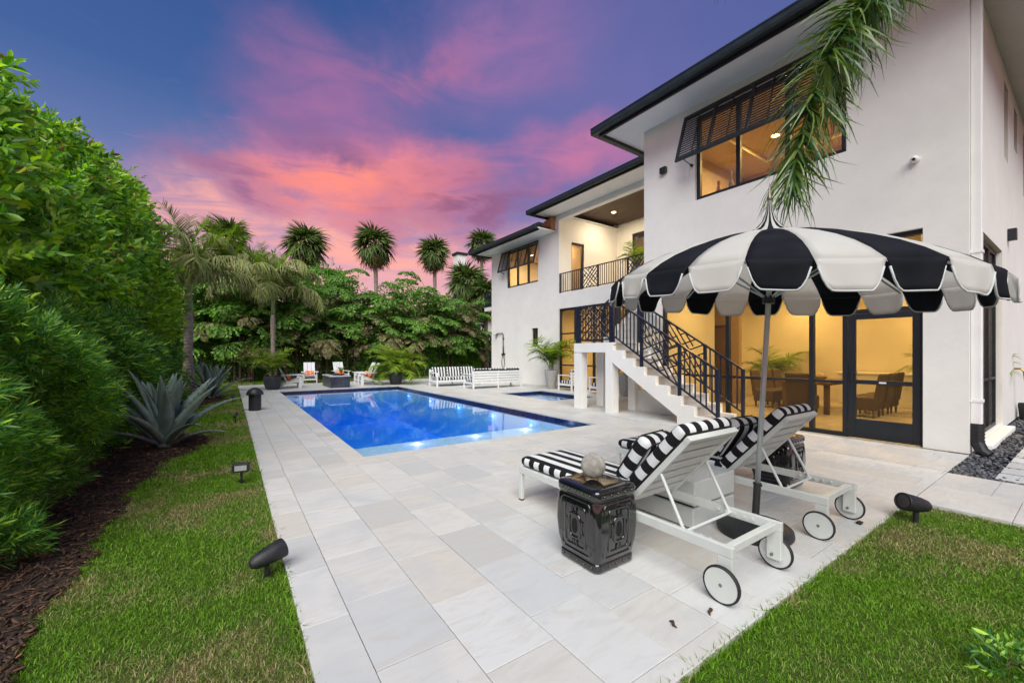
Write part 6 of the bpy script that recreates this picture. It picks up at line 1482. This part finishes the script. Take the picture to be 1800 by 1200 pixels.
sabal('shaggy fan palm close to the white house corner', 822, 500, 27, 1.3, 5, 12)
sabal('low fan palm beside the white house corner', 852, 520, 25.5, 1.15, 6, 12)
sabal('fan palm top peeking over the left palms', 398, 420, 36, 1.3, 7, 2, 24)
# trees filling in behind the fishtail palms
for i, (px, Y, cz, n_) in enumerate(((455, 28, 6.0, 1200), (570, 29, 6.0, 1100), (715, 30, 5.4, 1000), (350, 26, 5.6, 1100), (800, 31, 5.0, 800))):
    x = at_px(px, Y); make_tree('background_tree', ['dark leafy tree behind the left palms', 'dark leafy tree behind the fire table palms', 'dark leafy tree behind the right planter', 'dark leafy tree at the far left of the terrace', 'dark leafy tree beside the neighbouring chimney'][i], (x, Y), [(x - 1, Y, cz - 0.8), (x + 1, Y, cz - 0.6), (x, Y, cz), (x, Y - .3, cz - 2.2), (x + 1.2, Y - .3, cz - 2.4), (x - 1.2, Y - .3, cz - 2.4)], [(1.3, 1, 1.1)] * 6, n_, tw_mid, GREEN_FISH if i % 2 == 0 else GREEN_HEDGE, 100 + i, sc=1.25, limbs=2, group='leafy trees behind the palms')

# ---- potted palms
AR = [frond_mesh('frond', 1.35, 30, 0.42, 0.030, 1.42, 1.35, 0.35, 0.35, ARECA, 6, rr=0.009), frond_mesh('frond', 1.2, 28, 0.40, 0.030, 1.25, 1.9, 0.35, 0.45, ARECA, 7, rr=0.009)]
def potted_palm(label, loc, pot, n, s, seed, droopy=0.0, fr=AR):
    t = thing('potted_palm', label, 'potted palm', loc, group='potted palms'); r = random.Random(seed)
    if pot == 'dark': prof = [(0.20, 0), (0.24, 0.03), (0.30, 0.22), (0.315, 0.42), (0.30, 0.55), (0.27, 0.55), (0.27, 0.48), (0, 0.48)]; zp = 0.5; m = POT_DARK
    elif pot == 'pale': prof = [(0.17, 0), (0.18, 0.02), (0.28, 0.70), (0.29, 0.76), (0.26, 0.76), (0.25, 0.68), (0, 0.68)]; zp = 0.7; m = POT_PALE
    else: prof = [(0.19, 0), (0.20, 0.02), (0.26, 0.46), (0.24, 0.46), (0.23, 0.42), (0, 0.42)]; zp = 0.43; m = simple('brown_planter', (0.12, 0.07, 0.04), 0.6)
    MB().lathe(prof, 28).build('planter', m, t, smooth=True).modifiers.new('b', 'BEVEL').width = 0.006
    MB().lathe([(0.25, zp - 0.01), (0.12, zp + 0.015), (0.0, zp + 0.02)], 14).build('soil', SOIL, t)
    mb = MB()
    for i in range(6): a = i * 1.05; mb.tube([(0.06 * math.cos(a), 0.06 * math.sin(a), zp - 0.02), (0.09 * math.cos(a), 0.09 * math.sin(a), zp + 0.35 * s)], [0.014, 0.010], 5)
    mb.build('stems', CROWNSHAFT, t)
    for i in range(n): put_frond(fr[i % 2], t, zp + r.uniform(0.05, 0.3) * s, i * 2.4 + r.uniform(-.3, .3), r.uniform(-0.3, 0.12) - droopy * r.random(), s * r.uniform(0.75, 1.1), r.uniform(-.3, .3), off=(r.uniform(-.07, .07), r.uniform(-.07, .07)))
potted_palm('yellow green palm in a charcoal planter left of the white chairs', (1.42, 19.0, 0), 'dark', 18, 1.0, 1)
potted_palm('full drooping palm in a charcoal planter right of the white chairs', (6.45, 18.95, 0), 'dark', 34, 1.2, 2, 0.9)
potted_palm('areca palm in a tall pale planter against the white wing', (10.95, 12.95, 0), 'pale', 18, 1.15, 3)
potted_palm('areca palm in a tall pale planter hidden behind the stair pillar', (11.15, 9.25, 0), 'pale', 14, 0.9, 4)
potted_palm('potted palm in the lanai against the amber wall', (14.6, 6.1, 0), 'brown', 16, 1.0, 5)
potted_palm('potted palm in the lanai behind the screen door', (13.9, 2.0, 0), 'brown', 14, 1.05, 6)
potted_palm('palm on the balcony behind the railing', (13.0, 10.2, 4.05), 'pale', 13, 0.8, 7)

# ---- agaves: every leaf a part
_m = Mat('agave_leaf', 0.6, spec=0.3); _p = _m.pos(coord='obj'); _n = _m.noise(_p, 7, 5, 0.6)
_m.color(_m.mix(_m.map(_m.noise(_p, 2.2, 3), 0.4, 0.65), _m.ramp(_n, [(0.3, (0.13, 0.19, 0.185)), (0.7, (0.25, 0.33, 0.325))]), (0.14, 0.185, 0.135, 1))); _m.bump(_n, 0.15, 0.01); AGAVE = _m.m
def agave_leaf(L, W, bend, cup, seed):
    r = random.Random(seed); n = 14; vs = []; fs = []; prof = [(-1, 0.5), (-0.55, 0.12), (0, 0), (0.55, 0.12), (1, 0.5)]; th = []
    for i in range(n + 1):
        t = i / n; w = W / 2 * (0.62 + 1.5 * t - 2.6 * t ** 2 + 0.48 * t ** 3 if t < 0.98 else 0.02); w = max(w, 0.006) if t < 1 else 0.002
        a = bend * t * t; y = L * t * math.cos(a * 0.5); z = L * t * -math.sin(a * 0.5); thick = 0.03 * (1 - t) + 0.004
        for u, c in prof: vs.append((u * w, y, z + c * cup * w + 0.0))
        for u, c in prof[1:-1][::-1]: vs.append((u * w * 0.9, y, z + c * cup * w - thick * (1 - u * u) - 0.004))
    k = 8
    for i in range(n):
        for j in range(k): fs.append((i * k + j, i * k + (j + 1) % k, (i + 1) * k + (j + 1) % k, (i + 1) * k + j))
    fs.append(tuple(range(k)))
    for i in range(2, n - 1):                            # marginal teeth
        for e in (0, 4):
            p = Vector(vs[i * k + e]); q = Vector(vs[(i + 1) * k + e]); s_ = -1 if e == 0 else 1; b = len(vs); vs += [tuple(p), tuple(p.lerp(q, 0.4)), tuple(p.lerp(q, 0.25) + Vector((s_ * 0.012, 0.006, 0.004)))]; fs.append((b, b + 1, b + 2))
    me = bpy.data.meshes.new('leaf'); me.from_pydata(vs, [], fs); me.materials.append(AGAVE); me.polygons.foreach_set('use_smooth', [True] * len(fs)); return me
AG = [agave_leaf(1.02, 0.22, 0.12, 0.9, 1), agave_leaf(0.98, 0.24, 0.1, 1.0, 2), agave_leaf(1.12, 0.18, 0.5, 0.8, 3)]
def agave(label, x, y, s, seed):
    t = thing('agave', label, 'agave', (x, y, -0.03), group='blue agaves'); r = random.Random(seed)
    for i in range(30):
        q = i / 29; e = 1.47 - 1.0 * q ** 1.5 + r.uniform(-.06, .06); put_frond(AG[1] if q < 0.4 else AG[0] if q < 0.75 else AG[2], t, 0.12 - 0.10 * q, i * 2.4 + r.uniform(-.2, .2), e, s * r.uniform(0.82, 1.05) * (0.85 + 0.25 * math.sin(math.pi * q)), r.uniform(-.15, .15), 'leaf')
    MB().lathe([(0.07, 0), (0.10, 0.06), (0.07, 0.14), (0.02, 0.2)], 12).build('heart', AGAVE, t, smooth=True)
agave('large blue grey agave with spiky leaves in the mulch', -0.84, 8.35, 1.12, 1)
agave('smaller looking blue grey agave farther along the hedge', -0.48, 16.5, 1.15, 2)

# ---- frond hanging into the top of the picture from a palm outside the frame
pt = thing('overhanging_palm', 'dark green feather palm frond hanging in from above the umbrella', 'palm tree', (5.6, -0.9, 0))
palm_trunk(pt, 7.2, 0.17, 0.12, BARK_PALM, shaft=0.8)
def hang_frond(ctrl, n, leafL, leafW, seed, name='frond'):
    """plumose frond along a path given in world points"""
    r = np.random.default_rng(seed); C = np.array([tuple(c) for c in ctrl]); u = np.linspace(0, 1, len(C)); uu = np.linspace(0, 1, 60)
    Pth = np.stack([np.interp(uu, u, C[:, i]) for i in range(3)], 1)
    for _ in range(6): Pth[1:-1] = (Pth[:-2] + 2 * Pth[1:-1] + Pth[2:]) / 4
    ts = 0.12 + 0.88 * np.sort(r.random(n)); locs = np.stack([np.interp(ts, uu, Pth[:, i]) for i in range(3)], 1); tg = np.stack([np.interp(np.clip(ts + .02, 0, 1), uu, Pth[:, i]) - np.interp(np.clip(ts - .02, 0, 1), uu, Pth[:, i]) for i in range(3)], 1); tg /= np.linalg.norm(tg, axis=1, keepdims=True)
    rd = r.normal(size=(n, 3)); rd -= tg * (rd * tg).sum(1, keepdims=True); rd /= np.linalg.norm(rd, axis=1, keepdims=True)
    dirs = rd * 1.45 + tg * (0.35 + 0.5 * ts[:, None]) + np.array([0, 0, -0.35]); sc = (0.55 + 0.55 * np.sin(np.pi * (0.15 + 0.7 * ts))) * (0.8 + 0.35 * r.random(n))
    V, Fc = place(strip(leafL, leafW, 0.75, 4), dirs, r.normal(size=n) * 0.6, locs, sc)
    mb = MB().tube([Vector(p) for p in Pth[::4]], [0.022 * (1 - 0.85 * i / 14) for i in range(len(Pth[::4]))], 6); tri = [(f[0], f[i], f[i + 1]) for f in mb.f for i in range(1, len(f) - 1)]; nv = len(V)
    o = np_mesh(name, np.concatenate([V, np.array(mb.v)]) - np.array(pt.location), np.concatenate([Fc, np.array(tri) + nv]), DARK_FROND, pt); return o
root = Vector((5.6, -0.9, 7.9))
D0 = 4.0
hang_frond([root, Vector((5.5, -0.2, 8.4)), at_depth(1640, -140, D0 * 0.98), at_depth(1545, -40, D0), at_depth(1475, 60, D0), at_depth(1430, 160, D0), at_depth(1405, 255, D0), at_depth(1392, 335, D0)], 560, 0.62, 0.024, 5)
hang_frond([root, Vector((5.5, 0.0, 8.2)), at_depth(1700, -160, 4.3), at_depth(1600, -70, 4.35), at_depth(1525, 10, 4.4), at_depth(1480, 110, 4.4), at_depth(1455, 200, 4.4)], 440, 0.62, 0.024, 9)
hang_frond([root, Vector((5.6, 0.3, 8.9)), at_depth(1690, -330, 4.6), at_depth(1500, -230, 4.8), at_depth(1360, -120, 5.0), at_depth(1275, -40, 5.1)], 150, 0.45, 0.026, 6)
for i in range(7): put_frond(FX[2], pt, 7.9, R(-140 + i * 32), 0.1, 1.1)

# ---- low shrub in the lower right corner
x, y = 2.62, 0.42
make_tree('croton_shrub', 'low dark leafy shrub in the lower right corner of the lawn', (2.92, 0.16), [(2.84, 0.24, 0.06), (2.93, 0.20, 0.06)], [(0.06, 0.06, 0.06), (0.07, 0.07, 0.07)], 26, [twig(7, 0.10, leaf6(0.07, 0.022, 0.3, 0.1), 1.0, 77)], GREEN_NEEDLE, 131, sc=0.7, limbs=1, group=None, thick=0.008, zmin=-0.03)
# centrepiece plant
cpf = frond_mesh('leaf', 0.32, 10, 0.10, 0.02, 1.3, 0.8, 0.4, 0.2, GREEN_PALM, 15, rr=0.004)
for i in range(9): put_frond(cpf, vs_, 0.06, i * 2.4, 0.1, 1.0, name='leaf')

# =================================================================== BEYOND THE GARDEN
fe = thing('metal_fence', 'black metal picket fence at the far side beside the house', 'fence', (13.2, 26.9, 0))
for z in (0.15, 1.25): MB().box(-3.2, 5.6, -0.015, 0.015, z, z + 0.04).build('rail', NAVY, fe)
for i in range(60): MB().box(-3.2 + i * 0.148, -3.182 + i * 0.148, -0.009, 0.009, 0.02, 1.42).build('picket', NAVY, fe)
for i in range(5): MB().box(-3.2 + i * 2.18, -3.14 + i * 2.18, -0.03, 0.03, 0, 1.5).build('post', NAVY, fe)
nb = thing('neighbour_house', 'white neighbouring house with chimney behind the palms', 'house', (19.5, 33, 0))
MB().box(-6.5, 6, -1.5, 6, 0, 4.6).build('wall', STUCCO, nb); MB().box(-7.0, 6.5, -2.0, 6.5, 4.6, 4.8).build('roof', ROOF, nb)
MB().box(-2.6, -1.7, 0, 0.9, 4.7, 10.4).build('chimney', STUCCO, nb); MB().box(-2.7, -1.6, -0.1, 1.0, 10.4, 10.6).build('chimney_cap', GUTTER, nb)
for xx in (-5.4, -3.4): MB().box(xx, xx + 1.0, -1.53, -1.501, 2.6, 4.2).build('window', DARK, nb)
